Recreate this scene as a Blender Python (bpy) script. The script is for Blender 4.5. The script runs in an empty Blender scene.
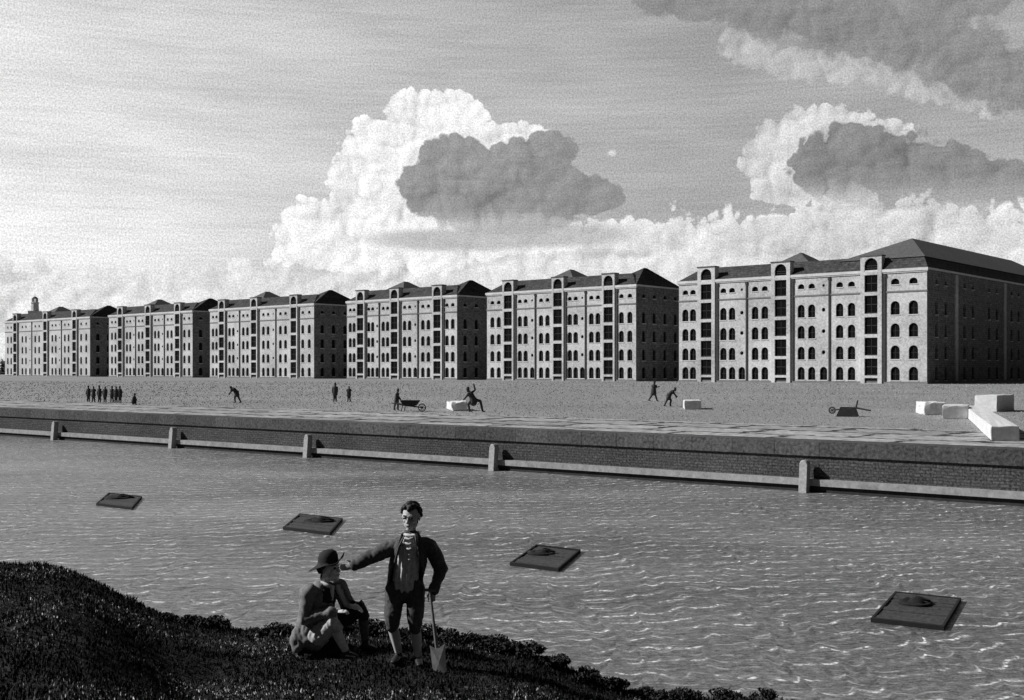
import bpy, bmesh, math, random
from mathutils import Vector, Matrix, noise
from mathutils.geometry import delaunay_2d_cdt
random.seed(7)
R = math.radians
sc = bpy.context.scene
COL = sc.collection
F = 1138.0; EYE = 4.9; HZ = 369.0; QZ = 2.0

# ------------------------------------------------------------------ helpers
def px(x, y, z=QZ):
    """point of the horizontal plane z seen at picture position x, y (used once, to measure where things stand)"""
    d = (EYE - z) * F / (y - HZ)
    return Vector(((x - 512) / F * d, d, z))

def link(name, me, mats=(), parent=None, smooth=False):
    o = bpy.data.objects.new(name, me)
    COL.objects.link(o)
    if isinstance(me, bpy.types.Mesh) and not me.materials:
        for m in (mats if isinstance(mats, (list, tuple)) else [mats]): me.materials.append(m)
    if parent: o.parent = parent
    if smooth: me.polygons.foreach_set('use_smooth', [True] * len(me.polygons))
    return o

def obj(name, bm, mats, parent=None, smooth=False, recalc=True):
    if recalc: bmesh.ops.recalc_face_normals(bm, faces=bm.faces)
    me = bpy.data.meshes.new(name); bm.to_mesh(me); bm.free()
    return link(name, me, mats, parent, smooth)

def thing(name, label, cat, loc=(0, 0, 0), rz=0, group=None):
    o = bpy.data.objects.new(name, None); COL.objects.link(o)
    o.location = loc; o.rotation_euler = (0, 0, rz); o.empty_display_size = .3
    return tag(o, label, cat, group)

def tag(o, label=None, cat=None, group=None, kind=None):
    if label: o['label'] = label
    if cat: o['category'] = cat
    if group: o['group'] = group
    if kind: o['kind'] = kind
    return o

def box(bm, x0, x1, y0, y1, z0, z1, mi=0, mat=None):
    vs = [bm.verts.new((x, y, z)) for z in (z0, z1) for (x, y) in ((x0, y0), (x1, y0), (x1, y1), (x0, y1))]
    if mat is not None:
        for v in vs: v.co = mat @ v.co
    fs = [(3, 2, 1, 0), (4, 5, 6, 7), (0, 1, 5, 4), (1, 2, 6, 5), (2, 3, 7, 6), (3, 0, 4, 7)]
    out = []
    for f in fs:
        ff = bm.faces.new([vs[i] for i in f]); ff.material_index = mi; out.append(ff)
    return out

def lathe(bm, prof, n=16, c=(0, 0, 0), mi=0):
    rings = []
    for r, z in prof:
        rings.append([bm.verts.new((c[0] + r * math.cos(2 * math.pi * k / n), c[1] + r * math.sin(2 * math.pi * k / n), c[2] + z)) for k in range(n)])
    for a, b in zip(rings, rings[1:]):
        for k in range(n):
            f = bm.faces.new((a[k], a[(k + 1) % n], b[(k + 1) % n], b[k])); f.material_index = mi
    bm.faces.new(rings[0][::-1]).material_index = mi; bm.faces.new(rings[-1]).material_index = mi

def tube(bm, pts, rad, n=10, up=None, mi=0):
    """tapered tube; rad entries are r or (ra, rb); rounded ends"""
    pts = [Vector(p) for p in pts]
    rad = [(r, r) if not isinstance(r, (tuple, list)) else r for r in rad]
    up = Vector(up) if up else None
    rings = []
    N = len(pts)
    for i, p in enumerate(pts):
        t = (pts[min(i + 1, N - 1)] - pts[max(i - 1, 0)])
        if t.length < 1e-6: t = Vector((0, 0, 1))
        t.normalize()
        u = up or (Vector((0, 1, 0)) if abs(t.y) < .9 else Vector((1, 0, 0)))
        b = t.cross(u)
        if b.length < 1e-4: b = t.cross(Vector((1, .1, 0)))
        b.normalize(); a = b.cross(t).normalized()
        rings.append((p, a, b, rad[i], t))
    out = []
    def ring(p, a, b, r, s):
        return [bm.verts.new(p + b * (math.cos(2 * math.pi * k / n) * r[0] * s) + a * (math.sin(2 * math.pi * k / n) * r[1] * s)) for k in range(n)]
    p, a, b, r, t = rings[0]; m = min(r)
    out.append(ring(p - t * m * .75, a, b, r, .45)); out.append(ring(p - t * m * .4, a, b, r, .82))
    for p, a, b, r, t in rings: out.append(ring(p, a, b, r, 1))
    m = min(r)
    out.append(ring(p + t * m * .4, a, b, r, .82)); out.append(ring(p + t * m * .75, a, b, r, .45))
    for A, B in zip(out, out[1:]):
        for k in range(n):
            f = bm.faces.new((A[k], A[(k + 1) % n], B[(k + 1) % n], B[k])); f.material_index = mi
    bm.faces.new(out[0][::-1]); bm.faces.new(out[-1])

def ball(bm, c, r, n=12):
    r = (r, r, r) if not isinstance(r, (tuple, list)) else r
    M = Matrix.Translation(c) @ Matrix.Diagonal((r[0], r[1], r[2], 1))
    bmesh.ops.create_uvsphere(bm, u_segments=n, v_segments=max(6, n // 2 + 2), radius=1, matrix=M)

def fuse(name, bm, mats, parent, voxel, smooth=4, fac=.5):
    """melts the overlapping shapes of bm into one continuous surface"""
    me = bpy.data.meshes.new('tmp'); bmesh.ops.recalc_face_normals(bm, faces=bm.faces); bm.to_mesh(me); bm.free()
    t = bpy.data.objects.new('tmp', me); COL.objects.link(t)
    m = t.modifiers.new('r', 'REMESH'); m.mode = 'VOXEL'; m.voxel_size = voxel
    if smooth:
        s = t.modifiers.new('s', 'SMOOTH'); s.iterations = smooth; s.factor = fac
    bpy.context.view_layer.update()
    dg = bpy.context.evaluated_depsgraph_get()
    out = bpy.data.meshes.new_from_object(t.evaluated_get(dg)); out.name = name
    bpy.data.objects.remove(t); bpy.data.meshes.remove(me)
    out.materials.clear()
    return link(name, out, mats, parent, True)

# ------------------------------------------------------------------ shader helpers
class NT:
    def __init__(s, nt): s.nt = nt; s.N = nt.nodes; s.L = nt.links
    def _in(s, sock, v):
        if v is None: return
        if isinstance(v, bpy.types.NodeSocket): s.L.new(v, sock)
        else: sock.default_value = v
    def m(s, op, a, b=None, c=None, clamp=False):
        n = s.N.new('ShaderNodeMath'); n.operation = op; n.use_clamp = clamp
        s._in(n.inputs[0], a); s._in(n.inputs[1], b); s._in(n.inputs[2], c); return n.outputs[0]
    def add(s, a, b): return s.m('ADD', a, b)
    def sub(s, a, b): return s.m('SUBTRACT', a, b)
    def mul(s, a, b): return s.m('MULTIPLY', a, b)
    def mx(s, a, b): return s.m('MAXIMUM', a, b)
    def step(s, v, a, b, lo=0., hi=1.):
        n = s.N.new('ShaderNodeMapRange'); n.interpolation_type = 'SMOOTHSTEP'
        s._in(n.inputs[0], v); n.inputs[1].default_value = a; n.inputs[2].default_value = b
        s._in(n.inputs[3], lo); s._in(n.inputs[4], hi); return n.outputs[0]
    def lin(s, v, a, b, lo, hi):
        n = s.N.new('ShaderNodeMapRange'); s._in(n.inputs[0], v)
        for i, q in enumerate((a, b, lo, hi)): n.inputs[i + 1].default_value = q
        return n.outputs[0]
    def mix(s, f, a, b):
        n = s.N.new('ShaderNodeMix'); n.data_type = 'FLOAT'
        s._in(n.inputs[0], f); s._in(n.inputs[2], a); s._in(n.inputs[3], b); return n.outputs[0]
    def xyz(s, x, y, z):
        n = s.N.new('ShaderNodeCombineXYZ')
        for i, q in enumerate((x, y, z)): s._in(n.inputs[i], q)
        return n.outputs[0]
    def sep(s, v):
        n = s.N.new('ShaderNodeSeparateXYZ'); s.L.new(v, n.inputs[0]); return n.outputs
    def vs(s, v, k):
        n = s.N.new('ShaderNodeVectorMath'); n.operation = 'MULTIPLY'; s.L.new(v, n.inputs[0])
        n.inputs[1].default_value = k if isinstance(k, (tuple, list)) else (k, k, k); return n.outputs[0]
    def va(s, v, k):
        n = s.N.new('ShaderNodeVectorMath'); n.operation = 'ADD'; s.L.new(v, n.inputs[0])
        if isinstance(k, bpy.types.NodeSocket): s.L.new(k, n.inputs[1])
        else: n.inputs[1].default_value = k
        return n.outputs[0]
    def noise(s, v, scale, det=3, rough=.55, dist=0, d2=False):
        n = s.N.new('ShaderNodeTexNoise'); s.L.new(v, n.inputs['Vector'])
        if d2: n.noise_dimensions = '2D'
        n.inputs['Scale'].default_value = scale; n.inputs['Detail'].default_value = det
        n.inputs['Roughness'].default_value = rough; n.inputs['Distortion'].default_value = dist
        return n.outputs[0]
    def vor(s, v, scale, smooth=.6):
        n = s.N.new('ShaderNodeTexVoronoi'); n.feature = 'F1'; n.voronoi_dimensions = '2D'; s.L.new(v, n.inputs['Vector'])
        n.inputs['Scale'].default_value = scale
        return n.outputs['Distance']

def mat_base(name, rough=.85, spec=.3):
    m = bpy.data.materials.new(name); m.use_nodes = True
    nt = NT(m.node_tree); p = m.node_tree.nodes['Principled BSDF']
    p.inputs['Roughness'].default_value = rough; p.inputs['Specular IOR Level'].default_value = spec
    tc = m.node_tree.nodes.new('ShaderNodeTexCoord')
    return m, nt, p, tc

def setcol(nt, p, val, sock='Base Color'):
    c = nt.xyz(val, val, val); nt.L.new(c, p.inputs[sock])

def bump(nt, p, h, dist=.02, strength=.6):
    b = nt.N.new('ShaderNodeBump'); b.inputs['Distance'].default_value = dist; b.inputs['Strength'].default_value = strength
    nt.L.new(h, b.inputs['Height']); nt.L.new(b.outputs[0], p.inputs['Normal'])

def worldpos(nt):
    n = nt.N.new('ShaderNodeNewGeometry'); return n.outputs['Position']
def grainy(name, base, amp=.25, scale=2., rough=.85, big=.15, bigscale=.2, bmp=0., spec=.3, coord='Object'):
    """a matt material with two sizes of mottling"""
    m, nt, p, tc = mat_base(name, rough, spec)
    v = worldpos(nt) if coord == 'World' else tc.outputs[coord]
    g = nt.noise(v, scale, 4, .7); b = nt.noise(v, bigscale, 3, .5)
    f = nt.add(1., nt.add(nt.mul(nt.sub(g, .5), amp * 7), nt.mul(nt.sub(b, .5), big * 3)))
    setcol(nt, p, nt.mx(nt.mul(f, base), base * .15))
    if bmp: bump(nt, p, g, bmp)
    return m

def courses(name, base, bw, bh, mortar, mcol, amp=.2, gscale=6., axes='XZ', distort=0., rough=.9, off=.5, big=.2, bigscale=.3):
    """masonry laid in courses; axes tells which two object axes the face lies in"""
    m, nt, p, tc = mat_base(name, rough, .08)
    o = tc.outputs['Object']; s = nt.sep(o)
    a, b = s['XYZ'.index(axes[0])], s['XYZ'.index(axes[1])]
    v = nt.xyz(a, b, 0.)
    if distort:
        n2 = nt.N.new('ShaderNodeTexNoise'); nt.L.new(o, n2.inputs['Vector']); n2.inputs['Scale'].default_value = 1.1
        n2.inputs['Detail'].default_value = 4
        w = nt.va(nt.vs(n2.outputs['Color'], distort * 2), (-distort, -distort, -distort)); v = nt.va(v, w)
    t = nt.N.new('ShaderNodeTexBrick'); nt.L.new(v, t.inputs['Vector'])
    t.offset = off; t.inputs['Scale'].default_value = 1; t.inputs['Brick Width'].default_value = bw
    t.inputs['Row Height'].default_value = bh; t.inputs['Mortar Size'].default_value = mortar
    t.inputs['Color1'].default_value = (base * 1.18,) * 3 + (1,); t.inputs['Color2'].default_value = (base * .82,) * 3 + (1,)
    t.inputs['Mortar'].default_value = (mcol,) * 3 + (1,)
    bwn = nt.N.new('ShaderNodeRGBToBW'); nt.L.new(t.outputs['Color'], bwn.inputs[0])
    g = nt.noise(o, gscale, 4, .7); g2 = nt.noise(worldpos(nt), bigscale, 3, .5)
    f = nt.add(1., nt.add(nt.mul(nt.sub(g, .5), amp * 6), nt.mul(nt.sub(g2, .5), big * 3)))
    setcol(nt, p, nt.mx(nt.mul(bwn.outputs[0], f), .01))
    return m

# ------------------------------------------------------------------ materials
M = {}
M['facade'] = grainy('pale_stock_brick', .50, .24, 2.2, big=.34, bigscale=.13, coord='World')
M['side'] = courses('shaded_side_brick', .20, 1.1, .45, .05, .13, .45, 1.6, 'YZ')  # same brick as the fronts, end-wall shade painted in as a darker tone
M['stone'] = grainy('pale_portland_stone', .62, .12, 1.5)
M['string'] = grainy('sooty_string_course', .2, .12, 1.5)
M['slate'] = courses('dark_roof_slate', .07, .9, .45, .04, .035, .45, 1.3, 'XZ')
M['slate2'] = grainy('upper_roof_slate', .105, .3, 1.8)
M['glass'] = grainy('dark_window_glass', .006, .1, 2, rough=.7, spec=.06)
M['frame'] = grainy('painted_sash_bars', .05, .1, 2)
M['door'] = grainy('black_tarred_doors', .006, .2, 2, spec=.05)
M['iron'] = grainy('iron_downpipe', .05, .2, 3)
M['quay'] = grainy('beaten_earth', .26, .28, 5, big=.30, bigscale=.05, bmp=.03)
M['gravel'] = grainy('gravel_and_clods', .27, .6, 1.5)
M['flags'] = courses('worn_flagstones', .34, 5.2, 3.6, .26, .06, .50, 2.0, 'XY', 1.0, big=.25, bigscale=.5)
M['coping'] = courses('granite_coping', .082, 1.9, 3., .02, .05, .55, 8., 'XZ', .03, big=.3)
M['wallb'] = courses('dock_wall_masonry', .078, .40, .12, .018, .045, .8, 11., 'XZ', .05, big=.35)
M['waling'] = grainy('pale_timber_waling', .30, .25, 5)
M['slime'] = grainy('wet_dark_footing', .03, .3, 3)
M['post'] = grainy('pale_fender_timber', .36, .22, 7)
M['block'] = grainy('dressed_white_stone', .66, .12, 3.5, big=.1, bigscale=.8, bmp=.02)
M['raft'] = grainy('tarred_wet_planks', .05, .5, 13)
M['raft_dark'] = grainy('black_tarred_edge', .012, .2, 7)
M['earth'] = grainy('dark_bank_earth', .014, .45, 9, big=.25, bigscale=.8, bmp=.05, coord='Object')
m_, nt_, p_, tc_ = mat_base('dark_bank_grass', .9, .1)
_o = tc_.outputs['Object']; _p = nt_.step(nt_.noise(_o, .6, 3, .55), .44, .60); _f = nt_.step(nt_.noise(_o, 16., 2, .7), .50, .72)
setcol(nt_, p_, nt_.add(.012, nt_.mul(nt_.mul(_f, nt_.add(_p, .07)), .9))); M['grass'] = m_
M['leaf'] = grainy('dark_scrub_leaf', .022, .5, 14)
M['bark'] = grainy('scrub_stem', .03, .2, 9)
M['skin'] = grainy('skin', .75, .06, 20)
M['skin_dark'] = grainy('weathered_skin', .5, .08, 20)
M['black_cloth'] = grainy('black_wool', .022, .25, 40)
M['dark_cloth'] = grainy('dark_wool', .08, .28, 35)
M['mid_cloth'] = grainy('grey_wool', .19, .25, 35)
M['linen'] = grainy('worn_linen', .6, .2, 30)
M['pale_cloth'] = grainy('pale_breeches', .50, .2, 30)
M['pale_hose'] = grainy('pale_hose', .62, .15, 30)
M['stocking'] = grainy('grey_stockings', .42, .22, 30)
M['leather'] = grainy('black_leather', .02, .2, 20, rough=.5)
M['hair'] = grainy('dark_hair', .014, .4, 60, rough=.6)
M['wood'] = grainy('shovel_wood', .16, .2, 20)
M['steel'] = grainy('worn_steel', .38, .2, 15, rough=.5)
M['tiny'] = grainy('workman_cloth', .05, .2, 5)
M['wood_far'] = grainy('far_foliage', .06, .4, .3)

# ------------------------------------------------------------------ directions of the street plan
DL = Vector((-.755, .655, 0)).normalized()        # along the fronts, away from us
DR = Vector((.655, .755, 0)).normalized()         # into the buildings
RZ = math.atan2(-DL.y, -DL.x)                     # local X runs left -> right along a front
P0 = Vector((80.2, 220, QZ))
QD = Vector((-.791, .6115, 0)).normalized(); QR = Vector((-QD.y * -1, -QD.x, 0)); QRZ = math.atan2(-QD.y, -QD.x)
E0 = Vector((4.0, 51.7, QZ))                     # a point of the quay edge
def along_quay(x, off=0.):
    u = (x - 512) / F; p = E0 + QR * off
    return (p.x - u * p.y) / (-QD.x + QD.y * u)
def along(P, x, off=0.):
    """distance t along DL from P where that line is seen at picture column x"""
    u = (x - 512) / F; p = P + DR * off
    return (p.x - u * p.y) / (-DL.x + DL.y * u)

# ------------------------------------------------------------------ ground, water, dock wall
def sheet(name, pts, m, kind='structure', n=1):
    bm = bmesh.new(); bm.faces.new([bm.verts.new(p) for p in pts]); bm.normal_update()
    o = obj(name, bm, m, recalc=False); tag(o, kind=kind); return o
def frame_pt(t, w, z=0.):          # along the quay edge (t towards the far left), w inland
    p = E0 + DL * t + DR * w; return (p.x, p.y, z)
def local_sheet(name, t0, t1, w0, w1, z, m):
    """a sheet in the quay's own frame: local X along the edge, Y inland"""
    bm = bmesh.new(); nx = 1
    bm.faces.new([bm.verts.new(q) for q in ((t0, w0, 0), (t1, w0, 0), (t1, w1, 0), (t0, w1, 0))])
    o = obj(name, bm, m, recalc=False); o.location = (E0.x, E0.y, z); o.rotation_euler = (0, 0, QRZ)
    return tag(o, kind='structure')
local_sheet('quay_ground', -5000, 3000, .6, 6000, QZ, M['quay'])
local_sheet('pavement', -900, 200, 1.3, 12.2, QZ + .006, M['flags'])

rnd = random.Random(11); vs = []; fs = []
for _ in range(60000):
    yy = HZ + 12.5 + 62 * rnd.random() ** 1.15; p = px(rnd.uniform(-10, 1034), yy)
    if (p - E0).dot(QR) < 11.2 + 1.2 * noise.noise(Vector((p.x * .15, p.y * .15, 0))): continue
    k = p.y / F; w_ = rnd.uniform(.4, 1.0) * k; h_ = rnd.uniform(.25, .9) * k; w_ = min(w_, .16); h_ = min(h_, .12); a = rnd.uniform(0, 2.1); i = len(vs)
    vs += [(p.x + math.cos(a + q * 2.094) * w_, p.y + math.sin(a + q * 2.094) * w_, QZ - .01) for q in range(3)] + [(p.x, p.y, QZ + h_)]
    fs += [(i, i + 1, i + 3), (i + 1, i + 2, i + 3), (i + 2, i, i + 3)]
me = bpy.data.meshes.new('gravel'); me.from_pydata(vs, [], fs)
tag(link('gravel', me, M['gravel']), 'rough lumps and gravel strewn over the open quay', 'gravel', kind='stuff')

# the dock wall: one thing
dw = thing('dock_wall', 'long dark masonry dock wall with granite coping above the water', 'wall', (E0.x, E0.y, 0), QRZ)
bm = bmesh.new(); box(bm, -900, 200, 0, 3, -3, 1.40); obj('wall_face', bm, M['wallb'], dw)
bm = bmesh.new(); box(bm, -900, 200, -.10, 1.3, 1.40, QZ + .012)
bmesh.ops.bevel(bm, geom=[e for e in bm.edges if abs(e.verts[0].co.x - e.verts[1].co.x) > 10], offset=.03, segments=2, affect='EDGES')
obj('coping', bm, M['coping'], dw)
bm = bmesh.new(); box(bm, -900, 200, -.30, .02, .26, .52); obj('waling', bm, M['waling'], dw)
bm = bmesh.new(); box(bm, -900, 200, -.16, .03, -2.9, .261); obj('footing', bm, M['slime'], dw)

# fender posts on the wall
names = ['farthest pale fender post, leftmost on the dock wall', 'second pale fender post from the left on the dock wall',
         'pale fender post above the raft beside the seated man', 'pale fender post right of the standing man, middle of the dock wall',
         'nearest and tallest pale fender post, rightmost on the dock wall']
for cx, lab in zip((54, 172, 307, 493, 804), names):
    bm = bmesh.new(); w = .16
    prof = [(-w, -1.2), (w, -1.2), (w, 1.16), (w * .75, 1.24), (w * .35, 1.28), (-w * .35, 1.28), (-w * .75, 1.24), (-w, 1.16)]
    a = [bm.verts.new((x, -.68 + .09 * z, z)) for x, z in prof]; b = [bm.verts.new((x, -.34 + .09 * z, z)) for x, z in prof]
    bm.faces.new(a); bm.faces.new(b[::-1])
    for k in range(8): bm.faces.new((a[k], b[k], b[(k + 1) % 8], a[(k + 1) % 8]))
    bmesh.ops.bevel(bm, geom=[e for e in bm.edges if abs(e.verts[0].co.y - e.verts[1].co.y) < .01], offset=.03, segments=1, affect='EDGES')
    o = obj('fender_post', bm, M['post'])
    t = along_quay(cx, -.5); o.location = (E0.x + QD.x * t, E0.y + QD.y * t, 0); o.rotation_euler = (0, 0, QRZ)
    tag(o, lab, 'post', 'fender posts along the dock wall')

# water
def water_mat():
    m, nt, p, tc = mat_base('dock_water', .22, .28)
    v = tc.outputs['Object']; s = nt.sep(v)
    warp = nt.noise(nt.vs(v, (.9, .5, 1)), .9, 2, .5)
    warp2 = nt.noise(nt.vs(v, (1., .6, 1)), .10, 2, .5)
    w3 = nt.noise(nt.vs(v, (1., .3, 1)), .6, 2, .5)
    hump = nt.m('ABSOLUTE', nt.m('SINE', nt.add(nt.mul(s[0], 2.6), nt.mul(w3, 16.))))
    q = nt.add(s[1], nt.add(nt.mul(warp, .6), nt.add(nt.mul(warp2, 6.), nt.mul(hump, .26))))
    q = nt.add(q, nt.mul(s[0], -.06))
    SP = .82
    ph = nt.m('FRACT', nt.mul(q, 1 / SP))
    crest = nt.step(nt.m('ABSOLUTE', nt.sub(ph, .5)), .10, .02)
    row = nt.m('FLOOR', nt.mul(q, 1 / SP))
    mk = nt.noise(nt.xyz(nt.mul(s[0], 1.5), nt.mul(row, 7.3), 0.), 1.0, 2, .6)
    mk2 = nt.noise(nt.vs(v, (1, 1, 1)), 7, 3, .7)
    foam = nt.mul(nt.mul(crest, nt.step(mk, .43, .57)), nt.step(mk2, .40, .62))
    ph2 = nt.m('FRACT', nt.mul(nt.add(q, nt.mul(w3, .5)), 1 / .37)); row2 = nt.m('FLOOR', nt.mul(nt.add(q, nt.mul(w3, .5)), 1 / .37))
    mk3 = nt.noise(nt.xyz(nt.mul(s[0], 2.2), nt.mul(row2, 5.1), 3.), 1.0, 2, .6)
    foam2 = nt.mul(nt.mul(nt.step(nt.m('ABSOLUTE', nt.sub(ph2, .5)), .16, .03), nt.step(mk3, .46, .60)), .26)
    foam = nt.mx(foam, foam2)
    r1 = nt.noise(nt.vs(v, (.55, 1.5, 1)), 2.6, 4, .65)
    r2 = nt.noise(nt.vs(v, (.5, 1.2, 1)), .45, 3, .5)
    sw = nt.m('SINE', nt.mul(q, 2 * math.pi / SP))
    h = nt.add(nt.mul(r1, .9), nt.add(nt.mul(r2, .7), nt.mul(sw, .10)))
    bump(nt, p, h, .15, 1.)
    g = nt.noise(nt.vs(v, (.7, 1.6, 1)), 6.5, 4, .8)
    g2 = nt.noise(nt.vs(v, (.8, 1.2, 1)), 26., 3, .85)
    big = nt.noise(nt.vs(v, (.12, .35, 1)), .5, 3, .5)
    base = nt.add(.155, nt.add(nt.mul(nt.sub(g, .5), .65), nt.add(nt.mul(nt.sub(g2, .5), .55), nt.mul(nt.sub(big, .5), .34))))
    setcol(nt, p, nt.mx(nt.mix(foam, base, .9), .01))
    nt.L.new(nt.mix(foam, .32, .9), p.inputs['Roughness'])
    return m
bm = bmesh.new()
bm.faces.new([bm.verts.new(q) for q in ((-900, -60, 0), (900, -60, 0), (900, 900, 0), (-900, 900, 0))])
w = obj('water', bm, water_mat(), recalc=False); tag(w, kind='structure')

# ------------------------------------------------------------------ near bank
SIL = [(-500, 560), (-100, 556), (0, 562), (60, 569), (100, 583), (130, 597), (150, 608), (180, 620), (230, 630), (300, 630), (360, 629), (450, 636), (520, 650),
       (555, 664), (580, 676), (640, 690), (700, 700), (780, 706), (850, 722), (1024, 790), (1500, 900)]
def interp(tab, x):
    for (a, b), (c, d) in zip(tab, tab[1:]):
        if x <= c: return b + (d - b) * max(0, (x - a)) / (c - a)
    return tab[-1][1]
def bank(s, d):
    x = 512 + s * F
    g = (interp(SIL, x - 12) + interp(SIL, x) + interp(SIL, x + 12)) / 3 - HZ
    dc = interp([(-500, 17), (0, 15.5), (300, 14.3), (600, 13.3), (800, 13.0), (1500, 12)], x)
    zc = EYE - g / F * dc
    X = s * d
    if d <= dc: z = zc + (3.2 - zc) * (1 - d / dc) ** 1.9
    else: z = zc - (d - dc) * .5 - (d - dc) ** 2 * .05
    k = min(1., d / 6)
    z += (noise.noise(Vector((X * .9, d * .9, 3))) * .07 + noise.noise(Vector((X * 2.6, d * 2.6, 8))) * .03) * k
    # two folds in the slope at the left and the hummock the seated man rests on
    z += .13 * math.exp(-((d - 12.9 - .12 * X) / .35) ** 2) * min(1, max(0, (-X - 2.2) / 1.5)) * (d < dc + 2)
    z += .10 * math.exp(-((d - 11.3 - .10 * X) / .3) ** 2) * min(1, max(0, (-X - 2.0) / 1.5))
    return z
def bank_z(X, Y): return bank(X / Y, Y)
bm = bmesh.new(); rows = []
ds = [.5 + i * .5 for i in range(16)] + [8.6 + i * .1 for i in range(90)] + [18 + i for i in range(8)]
ss = [-1.6 + i * .1 for i in range(10)] + [-.6 + i * .008 for i in range(138)] + [.52 + i * .1 for i in range(12)]
for d in ds: rows.append([bm.verts.new((s * d, d, max(-2.5, bank(s, d)))) for s in ss])
for a, b in zip(rows, rows[1:]):
    for k in range(len(ss) - 1): bm.faces.new((a[k], a[k + 1], b[k + 1], b[k]))
bk = [bm.verts.new((s * .5, -8 , 3.2)) for s in ss]
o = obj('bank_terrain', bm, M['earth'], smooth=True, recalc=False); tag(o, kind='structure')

def blades(pts, hfun, name, m, parent=None):
    vs = []; fs = []
    for (x, y, z) in pts:
        h = hfun(x, y); a = random.uniform(0, 6.283); w = random.uniform(.005, .012)
        lean = random.uniform(0, .6) * h; b = random.uniform(0, 6.283)
        i = len(vs); dx, dy = math.cos(a) * w, math.sin(a) * w; lx, ly = math.cos(b) * lean, math.sin(b) * lean
        vs += [(x - dx, y - dy, z - .01), (x + dx, y + dy, z - .01), (x + dx * .7 + lx * .4, y + dy * .7 + ly * .4, z + h * .6), (x + lx, y + ly, z + h)]
        fs += [(i, i + 1, i + 2), (i, i + 2, i + 3)]
    me = bpy.data.meshes.new(name); me.from_pydata(vs, [], fs)
    return link(name, me, m, parent)
pts = []
while len(pts) < 150000:
    d = random.uniform(7.6, 16.5); s = random.uniform(-.56, .34)
    if random.random() > d / 16.5: continue
    X = s * d; z = bank(s, d)
    if z < .05: continue
    pts.append((X, d, z))
def gh(x, y):
    dc = interp([(-500, 17), (0, 15.5), (300, 14.3), (600, 13.3), (800, 13.0), (1500, 12)], 512 + x / y * F)
    if abs(y - dc + .1) < .35 and random.random() < .6: return random.uniform(.02, .08) * (.6 + .8 * abs(noise.noise(Vector((x * 2.3, 0, 1)))) * 2)
    n = noise.noise(Vector((x * 1.7, y * 1.7, 0))) * .5 + .5
    return random.uniform(.012, .038) * (.5 + 1.4 * n)
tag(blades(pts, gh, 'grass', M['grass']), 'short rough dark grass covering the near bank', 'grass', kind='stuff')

def bush(x, y, r, h, lab):
    z0 = bank_z(x, y)
    h *= .72; z0 -= .02
    t = thing('low_bush', lab, 'bush', (x, y, z0), random.uniform(0, 6), 'low bushes along the edge of the near bank')
    bm = bmesh.new()
    for k in range(6):
        a = random.uniform(0, 6.28); rr = r * random.uniform(.3, .8)
        tube(bm, [(0, 0, -.03), (math.cos(a) * rr * .5, math.sin(a) * rr * .5, h * .5), (math.cos(a) * rr, math.sin(a) * rr, h * .85)], [.012, .008, .004], 5)
    obj('stem', bm, M['bark'], t)
    vs = []; fs = []
    cl = [(random.uniform(-1, 1) * r * .75, random.uniform(-1, 1) * r * .6, h * random.uniform(.3, .8), random.uniform(.3, .55)) for _ in range(9)]
    for k in range(int(1500 * (r / .3))):
        c = random.choice(cl)
        d = Vector((random.gauss(0, 1), random.gauss(0, 1), random.gauss(0, 1))).normalized() * (random.random() ** .4) * c[3]
        p = Vector((c[0] + d.x * r, c[1] + d.y * r, c[2] + d.z * h * .9))
        if p.z < -.05: continue
        n = Vector((random.gauss(0, 1), random.gauss(0, 1), random.gauss(0, 1))).normalized()
        a = n.orthogonal().normalized(); b = n.cross(a); L = random.uniform(.014, .03)
        i = len(vs); vs += [tuple(p - a * L), tuple(p + b * L * .5), tuple(p + a * L), tuple(p - b * L * .5)]; fs.append((i, i + 1, i + 2, i + 3))
    me = bpy.data.meshes.new('foliage'); me.from_pydata(vs, [], fs); link('foliage', me, M['leaf'], t)
for cx, cy, r, h, lab in [
    (168, 614, .16, .12, 'small dark bush on the steep left shoulder of the bank'),
    (190, 622, .18, .14, 'leftmost of the two low dark bushes below the far left raft'),
    (212, 626, .24, .17, 'broad dark bush at the foot of the left slope of the bank'),
    (262, 630, .20, .12, 'flat dark bush halfway between the left slope and the seated man'),
    (283, 629, .26, .20, 'rounded dark bush just left of the seated man'),
    (372, 632, .26, .26, 'dark bush between the seated man and the standing man'),
    (345, 634, .20, .22, 'dark bush behind the knees of the seated man'),
    (402, 636, .24, .16, 'dark bush behind the shins of the standing man'),
    (428, 640, .24, .22, 'dark bush behind the shovel handle'),
    (458, 638, .26, .20, 'dark bush just right of the shovel'),
    (490, 646, .26, .18, 'wide dark bush, second to the right of the shovel'),
    (522, 655, .26, .22, 'rounded dark bush where the bank begins to fall to the right'),
    (552, 668, .22, .16, 'low dark bush on the falling bank below the middle raft'),
    (582, 679, .22, .15, 'spiky dark bush at the water edge below the middle raft'),
    (614, 688, .2, .22, 'upright dark bush near the bottom edge, right of the middle raft'),
    (648, 692, .24, .14, 'low dark bush at the bottom edge, fourth from the right end of the bank'),
    (686, 700, .26, .18, 'low dark bush at the bottom edge, third from the right end of the bank'),
    (722, 704, .26, .20, 'low dark bush at the bottom edge, second from the right end of the bank'),
    (762, 708, .3, .24, 'rightmost dark bush at the bottom edge where the bank ends')]:
    s = (cx - 512) / F; dc = interp([(-500, 17), (0, 15.5), (300, 14.3), (600, 13.3), (800, 13.0), (1500, 12)], cx) - .15
    bush(s * dc, dc, r, h, lab)

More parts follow.
